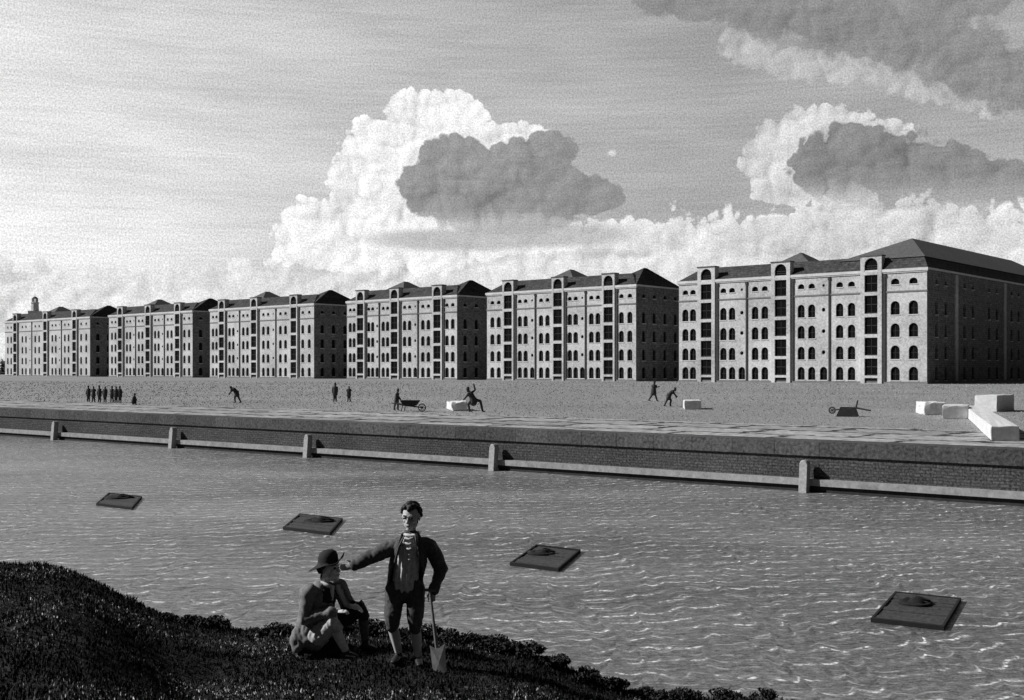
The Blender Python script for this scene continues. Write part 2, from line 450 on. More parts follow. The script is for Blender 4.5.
# ------------------------------------------------------------------ warehouses
def arch(cx, z0, w, h, n=7, flat=1.):
    """opening with an arched head: list of (x, z)"""
    r = w / 2; zs = z0 + h - r * flat
    return [(cx - r, z0), (cx + r, z0)] + [(cx + r * math.cos(math.pi * k / n), zs + r * flat * math.sin(math.pi * k / n)) for k in range(n + 1)]
def rect(cx, z0, w, h): return [(cx - w / 2, z0), (cx + w / 2, z0), (cx + w / 2, z0 + h), (cx - w / 2, z0 + h)]
def circ(cx, cz, r, n=12): return [(cx + r * math.cos(2 * math.pi * k / n), cz + r * math.sin(2 * math.pi * k / n)) for k in range(n)]

def pierced(bm, x0, x1, z0, z1, holes, T, reveal=.45, mi=0):
    """a wall face with real openings and reveals; T maps (x, depth, z) to the building's frame"""
    pts = [(x0, z0), (x1, z0), (x1, z1), (x0, z1)]; faces = [[0, 1, 2, 3]]
    for h in holes:
        faces.append(list(range(len(pts), len(pts) + len(h)))); pts += h
    co, ed, fa, *_ = delaunay_2d_cdt([Vector(p) for p in pts], [], faces, 1, 1e-5)
    # keep the triangles that lie outside every opening
    vs = [bm.verts.new(T(c.x, 0, c.y)) for c in co]
    def inside(h, x, z):
        r = False
        for (ax, az), (bx, bz) in zip(h, h[1:] + h[:1]):
            if (az > z) != (bz > z) and x < (bx - ax) * (z - az) / (bz - az) + ax: r = not r
        return r
    bb = [(min(p[0] for p in h), max(p[0] for p in h), h) for h in holes]
    for f in fa:
        # faces may be polygons with many corners: test the centre of an ear instead of the mean
        if len(f) == 3:
            x = sum(co[i].x for i in f) / 3; z = sum(co[i].y for i in f) / 3
            if any(a <= x <= b and inside(h, x, z) for a, b, h in bb): continue
        try: bm.faces.new([vs[i] for i in f]).material_index = mi
        except ValueError: pass
    for h in holes:
        a = [bm.verts.new(T(x, 0, z)) for x, z in h]; b = [bm.verts.new(T(x, reveal, z)) for x, z in h]
        for k in range(len(h)): bm.faces.new((a[k], a[(k + 1) % len(h)], b[(k + 1) % len(h)], b[k])).material_index = mi

def pane_mesh(name, outline, w, h, bars=True, sill=True):
    bm = bmesh.new()
    g = [(x * 1.02, z) for x, z in outline]
    f = bm.faces.new([bm.verts.new((x, .36, z)) for x, z in g]); f.material_index = 0
    if bars:
        box(bm, -.03, .03, .30, .36, .05, h * .93, 1)
        box(bm, -w / 2, w / 2, .31, .355, h * .45, h * .45 + .06, 1)
    if sill: box(bm, -w / 2 - .12, w / 2 + .12, -.10, .35, -.16, -.003, 2)
    bmesh.ops.recalc_face_normals(bm, faces=bm.faces)
    me = bpy.data.meshes.new(name); bm.to_mesh(me); bm.free()
    for m in (M['glass'], M['frame'], M['stone']): me.materials.append(m)
    return me
SH = {}
for wd in (1.4, 1.42, 1.6, 1.85):
    SH['win', wd] = pane_mesh('window', arch(0, 0, wd, 2.7), wd, 2.7)
    SH['lun', wd] = pane_mesh('lunette', arch(0, 0, wd * .9, wd * .5 + .25, flat=.8), wd * .9, 1., False)
SH['round'] = pane_mesh('round_window', circ(0, 0, .42), .84, .84, False, False)
SH['round_small'] = pane_mesh('round_window', circ(0, 0, .3), .6, .6, False, False)
def door_mesh(h, arched):
    bm = bmesh.new(); w = 2.7
    o = arch(0, 0, w, h) if arched else rect(0, 0, w, h)
    bm.faces.new([bm.verts.new((x * 1.01, .34, z)) for x, z in o])
    hh = h - (w / 2 if arched else 0)
    for sx in (-1, 1):
        for zz in (.12, hh * .5, hh - .25): box(bm, min(sx * .1, sx * 1.2), max(sx * .1, sx * 1.2), .30, .338, zz, zz + .1, 1)
    box(bm, -.03, .03, .29, .337, .02, hh, 1)
    bmesh.ops.recalc_face_normals(bm, faces=bm.faces)
    me = bpy.data.meshes.new('loading_door'); bm.to_mesh(me); bm.free()
    me.materials.append(M['door']); me.materials.append(M['iron']); return me
DOORS = [(0.02, 1.1, 0), (1.6, 3.4, 0), (5.6, 3.55, 0), (9.85, 3.4, 0), (13.95, 3.6, 0), (18.25, 3.4, 0), (22.3, 2.75, 1)]
DM = {}
for z0, h, a in DOORS: DM[z0] = door_mesh(h, a)
HC = 22.4
ROWS = [.65, 4.85, 9.2, 13.6]
# spacing of the columns between two loading bays, measured on the nearest front (columns, 1 = round windows, 2 = downpipe)
def frac(z, a=765, b=422):
    f = lambda q: along(P0, 670 + q * .2637)
    return (f(b) - f(z)) / (f(b) - f(a))
SEG = [(frac(497), 0), (frac(537), 0), (frac(582), 1), (frac(605), 2), (frac(643), 0), (frac(688), 0)]

def inst(name, me, x, y, z, parent, rz=0):
    o = bpy.data.objects.new(name, me); COL.objects.link(o); o.location = (x, y, z); o.rotation_euler = (0, 0, rz); o.parent = parent; return o

def hip(bm, x0, x1, y0, y1, z0, zr, ix0, ix1, axis='X', iy0=0, iy1=0):
    """hipped roof; the ridge runs along axis with the given insets at its two ends"""
    e = [bm.verts.new(p) for p in ((x0, y0, z0), (x1, y0, z0), (x1, y1, z0), (x0, y1, z0))]
    if axis == 'X':
        ym = (y0 + y1) / 2; a = bm.verts.new((x0 + ix0, ym, zr)); b = bm.verts.new((x1 - ix1, ym, zr))
        for f in ((e[0], e[1], b, a), (e[1], e[2], b), (e[2], e[3], a, b), (e[3], e[0], a)): bm.faces.new(f)
    else:
        xm = (x0 + x1) / 2; a = bm.verts.new((xm, y0 + iy0, zr)); b = bm.verts.new((xm, y1 - iy1, zr))
        for f in ((e[0], e[1], a), (e[1], e[2], b, a), (e[2], e[3], b), (e[3], e[0], a, b)): bm.faces.new(f)

def warehouse(xl, xr, towers, label, width, big=False, peaks=(0, 0, 0)):
    tl, tr = along(P0, xl), along(P0, xr); L = tl - tr
    loc = P0 + DL * tl
    root = thing('warehouse', label, 'warehouse', loc, RZ, 'row of six brick dock warehouses')
    S = lambda x: tl - along(P0, x)
    tc = [S(x) for x in towers]
    W = 4.4 if big else 3.7
    D = 20.; DS = 96. if big else 20.; XW = L - 19.6
    wx = width; ends = 1.85 if big else width
    cols = []; rounds = []; pipes = []
    a, b = 0, tc[0] - W / 2
    cols += [(a + (b - a) * .33, wx), (a + (b - a) * .72, wx)]
    for q in (0, 1):
        for f, k in SEG:
            x = tc[q] + (tc[q + 1] - tc[q]) * f
            if k == 0: cols.append((x, wx))
            elif k == 1: rounds.append(x)
            else: pipes.append(x)
    a, b = tc[2] + W / 2, L
    cols += [(a + (b - a) * .29, ends), (a + (b - a) * .70, ends)]
    holes = []; T = lambda x, d, z: (x, d, z)
    for x, w_ in cols:
        for z in ROWS: holes.append(arch(x, z, w_, 2.7)); inst('window', SH['win', w_], x, 0, z, root)
        holes.append(arch(x, 19.55, w_ * .9, w_ * .5 + .25, flat=.8)); inst('lunette', SH['lun', w_], x, 0, 19.55, root)
    for x in rounds:
        holes.append(arch(x, ROWS[0], wx, 2.7)); inst('window', SH['win', wx], x, 0, ROWS[0], root)
        for z in ROWS[1:]: holes.append(circ(x, z + 1.5, .42)); inst('round_window', SH['round'], x, 0, z + 1.5, root)
        holes.append(circ(x, 20.1, .3)); inst('round_window', SH['round_small'], x, 0, 20.1, root)
    bm = bmesh.new()
    pierced(bm, 0, L, 0, HC, holes, T)
    obj('front_wall', bm, M['facade'], root)
    # right-hand end wall with its own windows
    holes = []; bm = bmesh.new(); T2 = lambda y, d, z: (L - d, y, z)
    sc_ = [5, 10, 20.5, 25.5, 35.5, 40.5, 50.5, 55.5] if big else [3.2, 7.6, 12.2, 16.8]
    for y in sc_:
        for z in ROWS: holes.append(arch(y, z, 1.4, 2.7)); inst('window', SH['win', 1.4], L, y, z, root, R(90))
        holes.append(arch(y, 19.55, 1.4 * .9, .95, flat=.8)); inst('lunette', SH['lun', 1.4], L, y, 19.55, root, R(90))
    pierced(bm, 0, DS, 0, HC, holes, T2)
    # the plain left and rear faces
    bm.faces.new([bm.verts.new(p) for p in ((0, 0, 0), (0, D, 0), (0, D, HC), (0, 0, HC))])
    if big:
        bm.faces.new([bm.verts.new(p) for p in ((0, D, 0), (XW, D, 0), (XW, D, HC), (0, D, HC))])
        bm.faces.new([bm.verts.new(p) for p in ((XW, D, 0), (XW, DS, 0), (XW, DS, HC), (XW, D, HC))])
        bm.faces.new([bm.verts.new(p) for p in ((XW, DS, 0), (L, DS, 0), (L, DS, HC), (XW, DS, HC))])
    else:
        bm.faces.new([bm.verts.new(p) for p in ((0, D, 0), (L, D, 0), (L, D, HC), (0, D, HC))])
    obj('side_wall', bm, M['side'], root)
    for y in (15.5, 45.5, 75.5) if big else ():
        bm = bmesh.new(); box(bm, L - .2, L + .25, y - .7, y + .7, 0.43, HC - .4); obj('pilaster', bm, M['facade'], root)
    # cornice, string course, plinth
    bm = bmesh.new(); box(bm, -.3, L + .3, -.33, .3, HC - .35, HC + .2)
    box(bm, -.15, L + .15, -.2, .2, HC - .6, HC - .353)
    box(bm, L - .3, L + .30, .303, DS + .3, HC - .15, HC + .2); box(bm, -.3, .3, .303, D + .3, HC - .35, HC + .2)
    obj('cornice', bm, M['stone'], root)
    bm = bmesh.new(); box(bm, -.1, L + .15, -.14, .2, 18.0, 18.28); box(bm, L - .2, L + .14, .203, DS, 18.02, 18.25)
    obj('string_course', bm, M['string'], root)
    bm = bmesh.new(); box(bm, -.12, L + .12, -.12, .2, -.2, .42); box(bm, L - .2, L + .12, .203, DS, -.2, .42)
    obj('plinth', bm, M['string'], root)
    bm0 = None
    for x in pipes + [c + W / 2 + .55 for c in tc]:  # those right of each bay are added dark strips for its shade line
        bm = bmesh.new(); box(bm, x - .16, x + .16, -.22, .05, 0.43, HC - .62)
        box(bm, x - .26, x + .26, -.26, .03, HC - 1.3, HC - .7)
        obj('downpipe', bm, M['iron'], root)
    # roofs
    bm = bmesh.new()
    xe = L - 3 if big else L + .1
    hip(bm, -.2, xe, -.2, D / 2, HC + .18, 25.75, 3.4, 4.5); hip(bm, -.2, xe, D / 2, D + .2, HC + .18, 25.75, 3.4, 4.5)
    rf = obj('roof', bm, M['slate'], root)
    cm = tl - along(P0, peaks[1], 10.); hw = 5.2 if big else 5.0
    bm = bmesh.new(); hip(bm, cm - hw - 3, cm + hw + 3, 1.2, D - 1.2, HC + .6, 28.2, 0, 0, 'Y', 8, 8)
    obj('central_roof', bm, M['slate2'], rf)
    bm = bmesh.new()
    if big:
        # wing: steep lower slope, then a broad shallow hip
        lo = [(XW, -.1), (L + .2, -.1), (L + .2, DS + .1), (XW, DS + .1)]; up = [(XW + 1.2, 1.4), (L - 1.1, 1.4), (L - 1.1, DS - 1.2), (XW + 1.2, DS - 1.2)]
        A = [bm.verts.new((x, y, HC + .19)) for x, y in lo]; B = [bm.verts.new((x, y, 24.9)) for x, y in up]
        for k in range(4): bm.faces.new((A[k], A[(k + 1) % 4], B[(k + 1) % 4], B[k]))
        obj('steep_wing_roof', bm, M['slate'], rf)
        bm = bmesh.new(); hip(bm, XW + .9, L - .8, 1.1, DS - .9, 24.88, 30.4, 0, 0, 'Y', 16.2, 13)
        obj('wing_roof', bm, M['slate2'], rf)
    else:
        hip(bm, L - 10, L + .1, -.1, D + .1, HC + .2, 27.3, 0, 0, 'Y', 9.5, 9.5)
        for v in bm.verts:
            if v.co.z > 26: v.co.x += .8
        obj('end_roof', bm, M['slate'], rf)
    # loading bays
    for c in tc:
        bm = bmesh.new(); y0 = -.38
        hs = [(arch(c, z0, 2.7, h) if a else rect(c, z0, 2.7, h)) for z0, h, a in DOORS]
        hs = [h if i else rect(c, .05, 2.7, 1.05) for i, h in enumerate(hs)]
        pierced(bm, c - W / 2, c + W / 2, 0, 25.38, hs, lambda x, d, z: (x, y0 + d, z), .36)
        for x in (c - W / 2, c + W / 2):
            bm.faces.new([bm.verts.new(p) for p in ((x, y0, 0), (x, 1.3, 0), (x, 1.3, 25.38), (x, y0, 25.38))])
        bm.faces.new([bm.verts.new(p) for p in ((c - W / 2, 1.3, 0), (c + W / 2, 1.3, 0), (c + W / 2, 1.3, 25.38), (c - W / 2, 1.3, 25.38))])
        bm.faces.new([bm.verts.new(p) for p in ((c - W / 2, y0, 25.38), (c + W / 2, y0, 25.38), (c + W / 2, 1.3, 25.38), (c - W / 2, 1.3, 25.38))])
        bay = obj('loading_bay', bm, M['facade'], root)
        bm = bmesh.new(); box(bm, c - W / 2 - .12, c + W / 2 + .12, y0 - .14, 1.42, 25.383, 25.62); obj('cap', bm, M['slate2'], bay)
        for z0, h, a in DOORS: inst('loading_door', DM[z0], c, y0, z0, bay)
    return root

warehouse(679, 927, (706.9, 781.3, 871.7), 'nearest and tallest brick warehouse at the right with a long dark side wing', 1.6, True, (704, 802, 0))
warehouse(487, 636, (508.7, 558.4, 609), 'second nearest brick warehouse, just left of the largest one', 1.42, peaks=(502, 572, 0))
warehouse(347, 457, (361, 395, 437.8), 'third brick warehouse from the right, above the wheelbarrow man', 1.42, peaks=(357, 406, 0))
warehouse(210, 314, (222.3, 254.5, 294.3), 'third brick warehouse from the left with dark end wall', 1.42, peaks=(219.7, 267.7, 0))
warehouse(109, 192.5, (120.7, 148.5, 178), 'second brick warehouse from the left, next to the farthest one', 1.42, peaks=(118.6, 160, 0))
warehouse(5, 90, (15.7, 45.8, 75), 'farthest brick warehouse at the left end with a slim tower behind', 1.42, peaks=(14.7, 61, 0))

# tower with a lantern far behind
d = 560.; X = (35 - 512) / F * d
t = thing('church_tower', 'slim pale tower with lantern rising behind the farthest warehouse roof', 'tower', (X, d, QZ))
k = d / F
def zz(y): return EYE - QZ + (HZ - y) * k
bm = bmesh.new(); box(bm, -5 * k, 5 * k, -5 * k, 5 * k, 0, zz(311)); obj('shaft', bm, M['stone'], t)
bm = bmesh.new(); lathe(bm, [(4.0 * k, zz(311)), (3.7 * k, zz(303.5)), (4.3 * k, zz(303.2)), (4.3 * k, zz(302.5)), (3.3 * k, zz(302.3))], 8); obj('belfry', bm, M['stone'], t)
bm = bmesh.new()
for a in range(8):
    A = a * math.pi / 4; box(bm, 2.5 * k * math.cos(A) - .25, 2.5 * k * math.cos(A) + .25, 2.5 * k * math.sin(A) - .25, 2.5 * k * math.sin(A) + .25, zz(302.4), zz(298.6))
obj('columns', bm, M['stone'], t)
bm = bmesh.new(); lathe(bm, [(3.2 * k, zz(298.7)), (2.6 * k, zz(298)), (1.6 * k, zz(297)), (.3 * k, zz(296.4)), (.15 * k, zz(293.5))], 12); obj('cupola', bm, M['slate2'], t)

# low far-off wood at the left horizon
vs = []; fs = []
for q in range(5000):
    x = random.uniform(-900, -258); y = random.uniform(600, 640)
    h = 7 + 3 * noise.noise(Vector((x * .03, 0, 0))) + 2 * noise.noise(Vector((x * .13, 0, 5)))
    p = Vector((x, y, QZ + random.random() * h * (1 - abs(y - 620) / 26)))
    n = Vector((random.gauss(0, 1), random.gauss(0, 1), random.gauss(0, 1))).normalized(); a = n.orthogonal(); b = n.cross(a); l = random.uniform(.8, 2)
    i = len(vs); vs += [tuple(p - a * l), tuple(p + b * l), tuple(p + a * l), tuple(p - b * l)]; fs.append((i, i + 1, i + 2, i + 3))
me = bpy.data.meshes.new('far_wood'); me.from_pydata(vs, [], fs)
tag(link('far_wood', me, M['wood_far']), 'low dark far-off wood on the left horizon', 'wood', kind='stuff')

# ------------------------------------------------------------------ stone blocks on the quay
def block(P, Q, sh, h, lab, jag=.04):
    """a roughly squared block: P, Q the ends of its near lower edge, sh the way its long sides run back"""
    sh = Vector((sh[0], sh[1], 0)); ux = Vector((Q.x - P.x, Q.y - P.y, 0))
    bm = bmesh.new()
    vs = [bm.verts.new(ux * a + sh * b + Vector((0, 0, z * h))) for z in (0, 1) for a, b in ((0, 0), (1, 0), (1, 1), (0, 1))]
    for f in ((3, 2, 1, 0), (4, 5, 6, 7), (0, 1, 5, 4), (1, 2, 6, 5), (2, 3, 7, 6), (3, 0, 4, 7)): bm.faces.new([vs[i] for i in f])
    bmesh.ops.bevel(bm, geom=bm.edges[:], offset=.03, segments=2, affect='EDGES')
    bmesh.ops.subdivide_edges(bm, edges=bm.edges[:], cuts=3, use_grid_fill=True)
    for v in bm.verts:
        v.co += Vector((noise.noise(v.co * 1.7 + Vector((h, 0, 0))), noise.noise(v.co * 1.7 + Vector((9, 0, h))), noise.noise(v.co * 1.7 + Vector((0, 7, 3))))) * jag
    o = obj('stone_block', bm, M['block'])
    o.location = (P.x, P.y, QZ + .012 - .02)
    tag(o, lab, 'stone block', 'squared stone blocks lying on the quay'); return o
n = px(991, 441); block(n, px(1019.5, 441), (28.6 - n.x, 72 - n.y), .60, 'longest pale squared block, pointing towards the dock wall, at the right edge')
c_ = Vector((32.7, 76.7, 0)); block(c_, c_ + DR * 3.6, DL * 1.5, 1.12, 'tallest pale block, standing behind the long one at the right edge')
block(px(924.5, 415), px(946, 415), (.55, 3.2), .78, 'leftmost pale block of the heap at the right', .12)
block(px(942.5, 419), px(969, 419), (1.3, 3.2), .76, 'pale block in the middle of the heap at the right', .08)
block(px(684.5, 409.5), px(701.5, 409.5), (.35, 3.), .64, 'small pale block in front of the stooping man', .05)
block(px(452, 411), px(467, 411), (-.6, 3.5), .62, 'pale block the mason bends over, left of the middle of the quay', .16)

# ------------------------------------------------------------------ rafts
def raft(quad, kx, ky, lab):
    P = [px(x, y, .13) for x, y in quad]                       # back-left, back-right, front-right, front-left
    c = sum(P, Vector()) / 4
    ux = ((P[1] - P[0]) + (P[2] - P[3])) / 2; uy = ((P[0] - P[3]) + (P[1] - P[2])) / 2
    t = thing('raft', lab, 'raft', (c.x, c.y, -.045), 0, 'square timber rafts floating in the dock')
    def prism(bm, a0, a1, b0, b1, z0, z1, mi=0):
        vs = [bm.verts.new(Vector((0, 0, z)) + ux * a + uy * b) for z in (z0, z1) for a, b in ((a0, b0), (a1, b0), (a1, b1), (a0, b1))]
        for f in ((3, 2, 1, 0), (4, 5, 6, 7), (0, 1, 5, 4), (1, 2, 6, 5), (2, 3, 7, 6), (3, 0, 4, 7)): bm.faces.new([vs[i] for i in f]).material_index = mi
    bm = bmesh.new(); N = 9
    for k in range(N): prism(bm, -.48, .48, -.47 + .94 * k / N, -.47 + .94 * (k + .90) / N, .05, .115 + random.uniform(-.02, .012))
    obj('deck', bm, M['raft'], t)
    bm = bmesh.new(); e = .035
    prism(bm, -.5, .5, -.5, -.5 + e, -.1, .13); prism(bm, -.5, .5, .5 - e, .5, -.1, .13)
    prism(bm, -.5, -.5 + e, -.5 + e, .5 - e, -.1, .128); prism(bm, .5 - e, .5, -.5 + e, .5 - e, -.1, .128)
    obj('frame', bm, M['raft_dark'], t)
    s = ux.length * .24
    k = px(kx, ky, .13) - c; k.z = 0
    bm = bmesh.new(); lathe(bm, [(s, .10), (s * .98, .145), (s * .8, .165), (s * .62, .13), (s * .5, .135), (s * .42, .19), (s * .2, .205)], 18, tuple(k)); 
    for v in bm.verts: v.co += Vector((noise.noise(v.co * 4), noise.noise(v.co * 4 + Vector((5, 5, 5))), .5 * noise.noise(v.co * 9))) * .09
    obj('hatch', bm, M['raft_dark'], t, True)
    bm = bmesh.new(); r = s * .35
    P2 = [k + Vector((math.cos(a) * r * 1.3 + s * .5, math.sin(a) * r * .9, .20 - .04 * math.cos(a))) for a in [i * math.pi / 6 for i in range(12)]]
    tube(bm, P2 + [P2[0]], [.02] * 13, 6); obj('ring', bm, M['raft_dark'], t, True)
raft([(108, 491), (143, 495), (131, 506), (97, 502)], 119, 496, 'smallest square raft, farthest left on the water')
raft([(298, 511.5), (344.5, 517), (328, 530.5), (284.5, 526)], 319, 519, 'square dark raft just above the hat of the seated man')
raft([(536, 542), (581, 548), (558, 566), (510, 561)], 542, 551, 'square dark raft floating right of the standing man, mid dock')
raft([(893, 589), (963.5, 595.5), (941.5, 624), (873, 615.5)], 915, 600, 'largest and nearest square raft, at the lower right')

# ------------------------------------------------------------------ small figures on the quay
FIG = {
 'stand': dict(hip=(0, .92), neck=(.01, 1.46), head=(.02, 1.62), kl=(-.09, .5), al=(-.10, .06), kr=(.09, .5), ar=(.11, .06), el=(-.25, 1.16), hl=(-.22, .90), er=(.25, 1.16), hr=(.24, .90)),
 'folded': dict(hip=(0, .92), neck=(0, 1.46), head=(.0, 1.62), kl=(-.10, .5), al=(-.12, .06), kr=(.10, .5), ar=(.13, .06), el=(-.27, 1.2), hl=(-.05, 1.12), er=(.27, 1.2), hr=(.05, 1.15)),
 'walk': dict(hip=(0, .90), neck=(.05, 1.44), head=(.09, 1.60), kl=(-.15, .50), al=(-.42, .10), kr=(.17, .52), ar=(.32, .06), el=(-.10, 1.14), hl=(.05, 1.0), er=(.27, 1.22), hr=(.50, 1.28)),
 'bend': dict(hip=(-.10, .88), neck=(.30, 1.26), head=(.46, 1.34), kl=(-.22, .48), al=(-.42, .06), kr=(.12, .48), ar=(.06, .06), el=(.42, .98), hl=(.55, .72), er=(.38, 1.0), hr=(.62, .80)),
 'push': dict(hip=(0, .90), neck=(.08, 1.42), head=(.12, 1.58), kl=(-.12, .48), al=(-.20, .06), kr=(.12, .50), ar=(.12, .06), el=(.10, 1.12), hl=(.33, .86), er=(.14, 1.14), hr=(.36, .88)),
 'mason': dict(hip=(.10, .72), neck=(-.14, 1.15), head=(-.24, 1.28), kl=(-.22, .46), al=(-.14, .06), kr=(.50, .62), ar=(.62, .06), el=(-.30, .92), hl=(-.48, .72), er=(.18, 1.28), hr=(.10, 1.62)),
 'crouch': dict(hip=(-.05, .42), neck=(.05, .82), head=(.08, .98), kl=(.22, .50), al=(.18, .06), kr=(-.16, .48), ar=(-.14, .06), el=(.22, .62), hl=(.34, .46), er=(-.18, .60), hr=(.05, .36)),
}
def worker(pose, cx, feet, hpx, lab, flip=1, m='tiny', hat=True, group='workmen on the far quay', grid=0):
    J = FIG[pose]; base = px(cx, feet, QZ)
    s = hpx / F * base.y / (J['head'][1] + .12); s = max(.8, min(1.15, s))
    P = {k: Vector((v[0] * flip, 0, v[1])) for k, v in J.items()}
    P['el'].y = -.08; P['hl'].y = -.16; P['er'].y = .08; P['hr'].y = .02
    if pose in ('stand', 'folded', 'walk'): P['el'].y = -.02; P['hl'].y = -.10; P['er'].y = -.02; P['hr'].y = -.10
    bm = bmesh.new()
    hip_, nk, hd = P['hip'], P['neck'], P['head']; ch = hip_.lerp(nk, .72)
    side = Vector((1, 0, 0)) if pose in ('stand', 'folded', 'walk') else Vector((.35, .9, 0)).normalized()
    tube(bm, [hip_ + Vector((0, 0, -.08)), hip_, hip_.lerp(nk, .4), ch, nk.lerp(ch, .2)], [(.20, .16), (.21, .17), (.19, .15), (.235, .16), (.14, .11)], 12, up=side.cross(Vector((0, 0, 1))))
    tube(bm, [nk, hd], [.07, .065], 8); ball(bm, hd, (.10, .11, .13)); ball(bm, hd + Vector((.03 * flip, -.08, -.02)), .025, 8)
    for a, b, c, sg in (('kl', 'al', -1, -1), ('kr', 'ar', 1, 1)):
        h0 = hip_ + side * (.085 * sg) * (1 if side.x > .9 else .6); tube(bm, [h0, P[a], P[b]], [.13, .09, .065], 9)
        f = P[b]; tube(bm, [f + Vector((-.03 * flip, 0, -.02)), f + Vector((.15 * flip if pose not in ('stand', 'folded') else .05 * sg, -.09, -.03))], [.04, .035], 8)
    for a, b, sg in (('el', 'hl', -1), ('er', 'hr', 1)):
        sh = nk + Vector((0, 0, -.07)) + side * (.18 * sg); tube(bm, [sh, P[a], P[b]], [.08, .066, .05], 8); ball(bm, P[b], (.055, .045, .06), 8)
    # coat skirt
    tube(bm, [hip_.lerp(nk, .35), hip_ + Vector((0, 0, -.22))], [(.21, .17), (.26, .20)], 12, up=side.cross(Vector((0, 0, 1))))
    root = fuse('person', bm, M[m], None, .028, 2)
    root.location = base + Vector((0, 0, -.0 + .012)); root.scale = (s, s, s)
    tag(root, lab, 'person', group)
    if hat:
        bm = bmesh.new(); lathe(bm, [(.15, -.01), (.155, .01), (.095, .02), (.09, .10), (.06, .125)], 14)
        o = obj('hat', bm, M['black_cloth'], root, True); o.location = P['head'] + Vector((0, 0, .06))
    return root, P, s
G = 'gang of workmen standing in a row at the far left of the quay'
for i, (x, y, h, ps, lab) in enumerate([
    (88.5, 402, 14.5, 'stand', 'leftmost man of the row of workmen at the far left'), (93.5, 402.3, 15, 'folded', 'second man of the row of workmen at the far left'),
    (99.5, 402.4, 15.5, 'stand', 'third man of the row of workmen at the far left'), (105, 402.6, 15, 'stand', 'fourth man, in the middle of the row at the far left'),
    (112, 402.8, 14.5, 'folded', 'fifth man of the row, third from its right end'), (116, 403, 15, 'stand', 'sixth man of the row, second from its right end'),
    (120, 403, 14, 'stand', 'man at the right end of the row at the far left')]):
    worker(ps, x, y, h, lab, 1 if i % 2 else -1, group=G, hat=i % 2 == 0)
worker('crouch', 134, 404.5, 9, 'crouching workman right of the row of men at the far left')
worker('bend', 236, 403, 17, 'stooping workman alone on the quay below the third warehouse from the left', -1, hat=False)
worker('stand', 335, 402, 18.5, 'taller of the pair of dark men facing each other on the quay')
worker('folded', 349, 402, 15.5, 'shorter of the pair of dark men facing each other on the quay', hat=False)
worker('push', 396.5, 410.5, 21, 'workman holding the handles of the wheelbarrow', hat=True)
worker('mason', 472, 412, 24, 'mason with one arm raised bending over the pale block', hat=True)
worker('walk', 653.5, 401.5, 20, 'workman striding towards the stooping man, one arm held out')
worker('bend', 669.5, 406.5, 18, 'workman stooping towards the small pale block', hat=True)

# wheelbarrows
def barrow(loc, rz, flip, lab, roll=0, rim=.66, wz=.23, wr=.22):
    t = thing('wheelbarrow', lab, 'wheelbarrow', loc, rz); t.rotation_euler = (roll, 0, rz); t.scale = (flip, flip, flip)
    bm = bmesh.new()
    b = [(-.35, -.26), (.35, -.22), (.35, .22), (-.35, .26)]; T_ = [(-.5, -.38), (.55, -.33), (.55, .33), (-.5, .38)]
    A = [bm.verts.new((x, y, .34)) for x, y in b]; B = [bm.verts.new((x, y, rim)) for x, y in T_]
    bm.faces.new(A)
    for k in range(4): bm.faces.new((A[k], A[(k + 1) % 4], B[(k + 1) % 4], B[k]))
    bmesh.ops.solidify(bm, geom=bm.faces[:], thickness=.03); obj('tray', bm, M['tiny'], t)
    bm = bmesh.new()
    for r in range(12):
        pass
    pts = [(.75 + wr * math.cos(a * math.pi / 8), 0, wz + wr * math.sin(a * math.pi / 8)) for a in range(17)]
    tube(bm, pts, [.03] * 17, 6, up=(0, 1, 0))
    for a in range(4):
        c, s = math.cos(a * math.pi / 4) * wr * .9, math.sin(a * math.pi / 4) * wr * .9; tube(bm, [(.75 - c, 0, wz - s), (.75 + c, 0, wz + s)], [.018, .018], 5)
    obj('wheel', bm, M['tiny'], t)
    for sy in (-1, 1):
        bm = bmesh.new(); tube(bm, [(.78, .07 * sy, wz), (-.3, .26 * sy, .36), (-1.05, .3 * sy, .50)], [.03, .035, .028], 7); obj('handle', bm, M['tiny'], t)
        bm = bmesh.new(); tube(bm, [(-.38, .25 * sy, .36), (-.45, .27 * sy, .02)], [.03, .025], 7); obj('leg', bm, M['tiny'], t)
    return t
p = px(410, 411.5); barrow((p.x, p.y, QZ + .01), R(-14), 1.15, 'dark wheelbarrow pushed by a workman near the third warehouse')
p = px(848, 416.5)
t = barrow((p.x, p.y, QZ + 1.0), R(160), 1.25, 'dark overturned wheelbarrow lying alone on the quay at the right', R(180), .80, .5, .15)

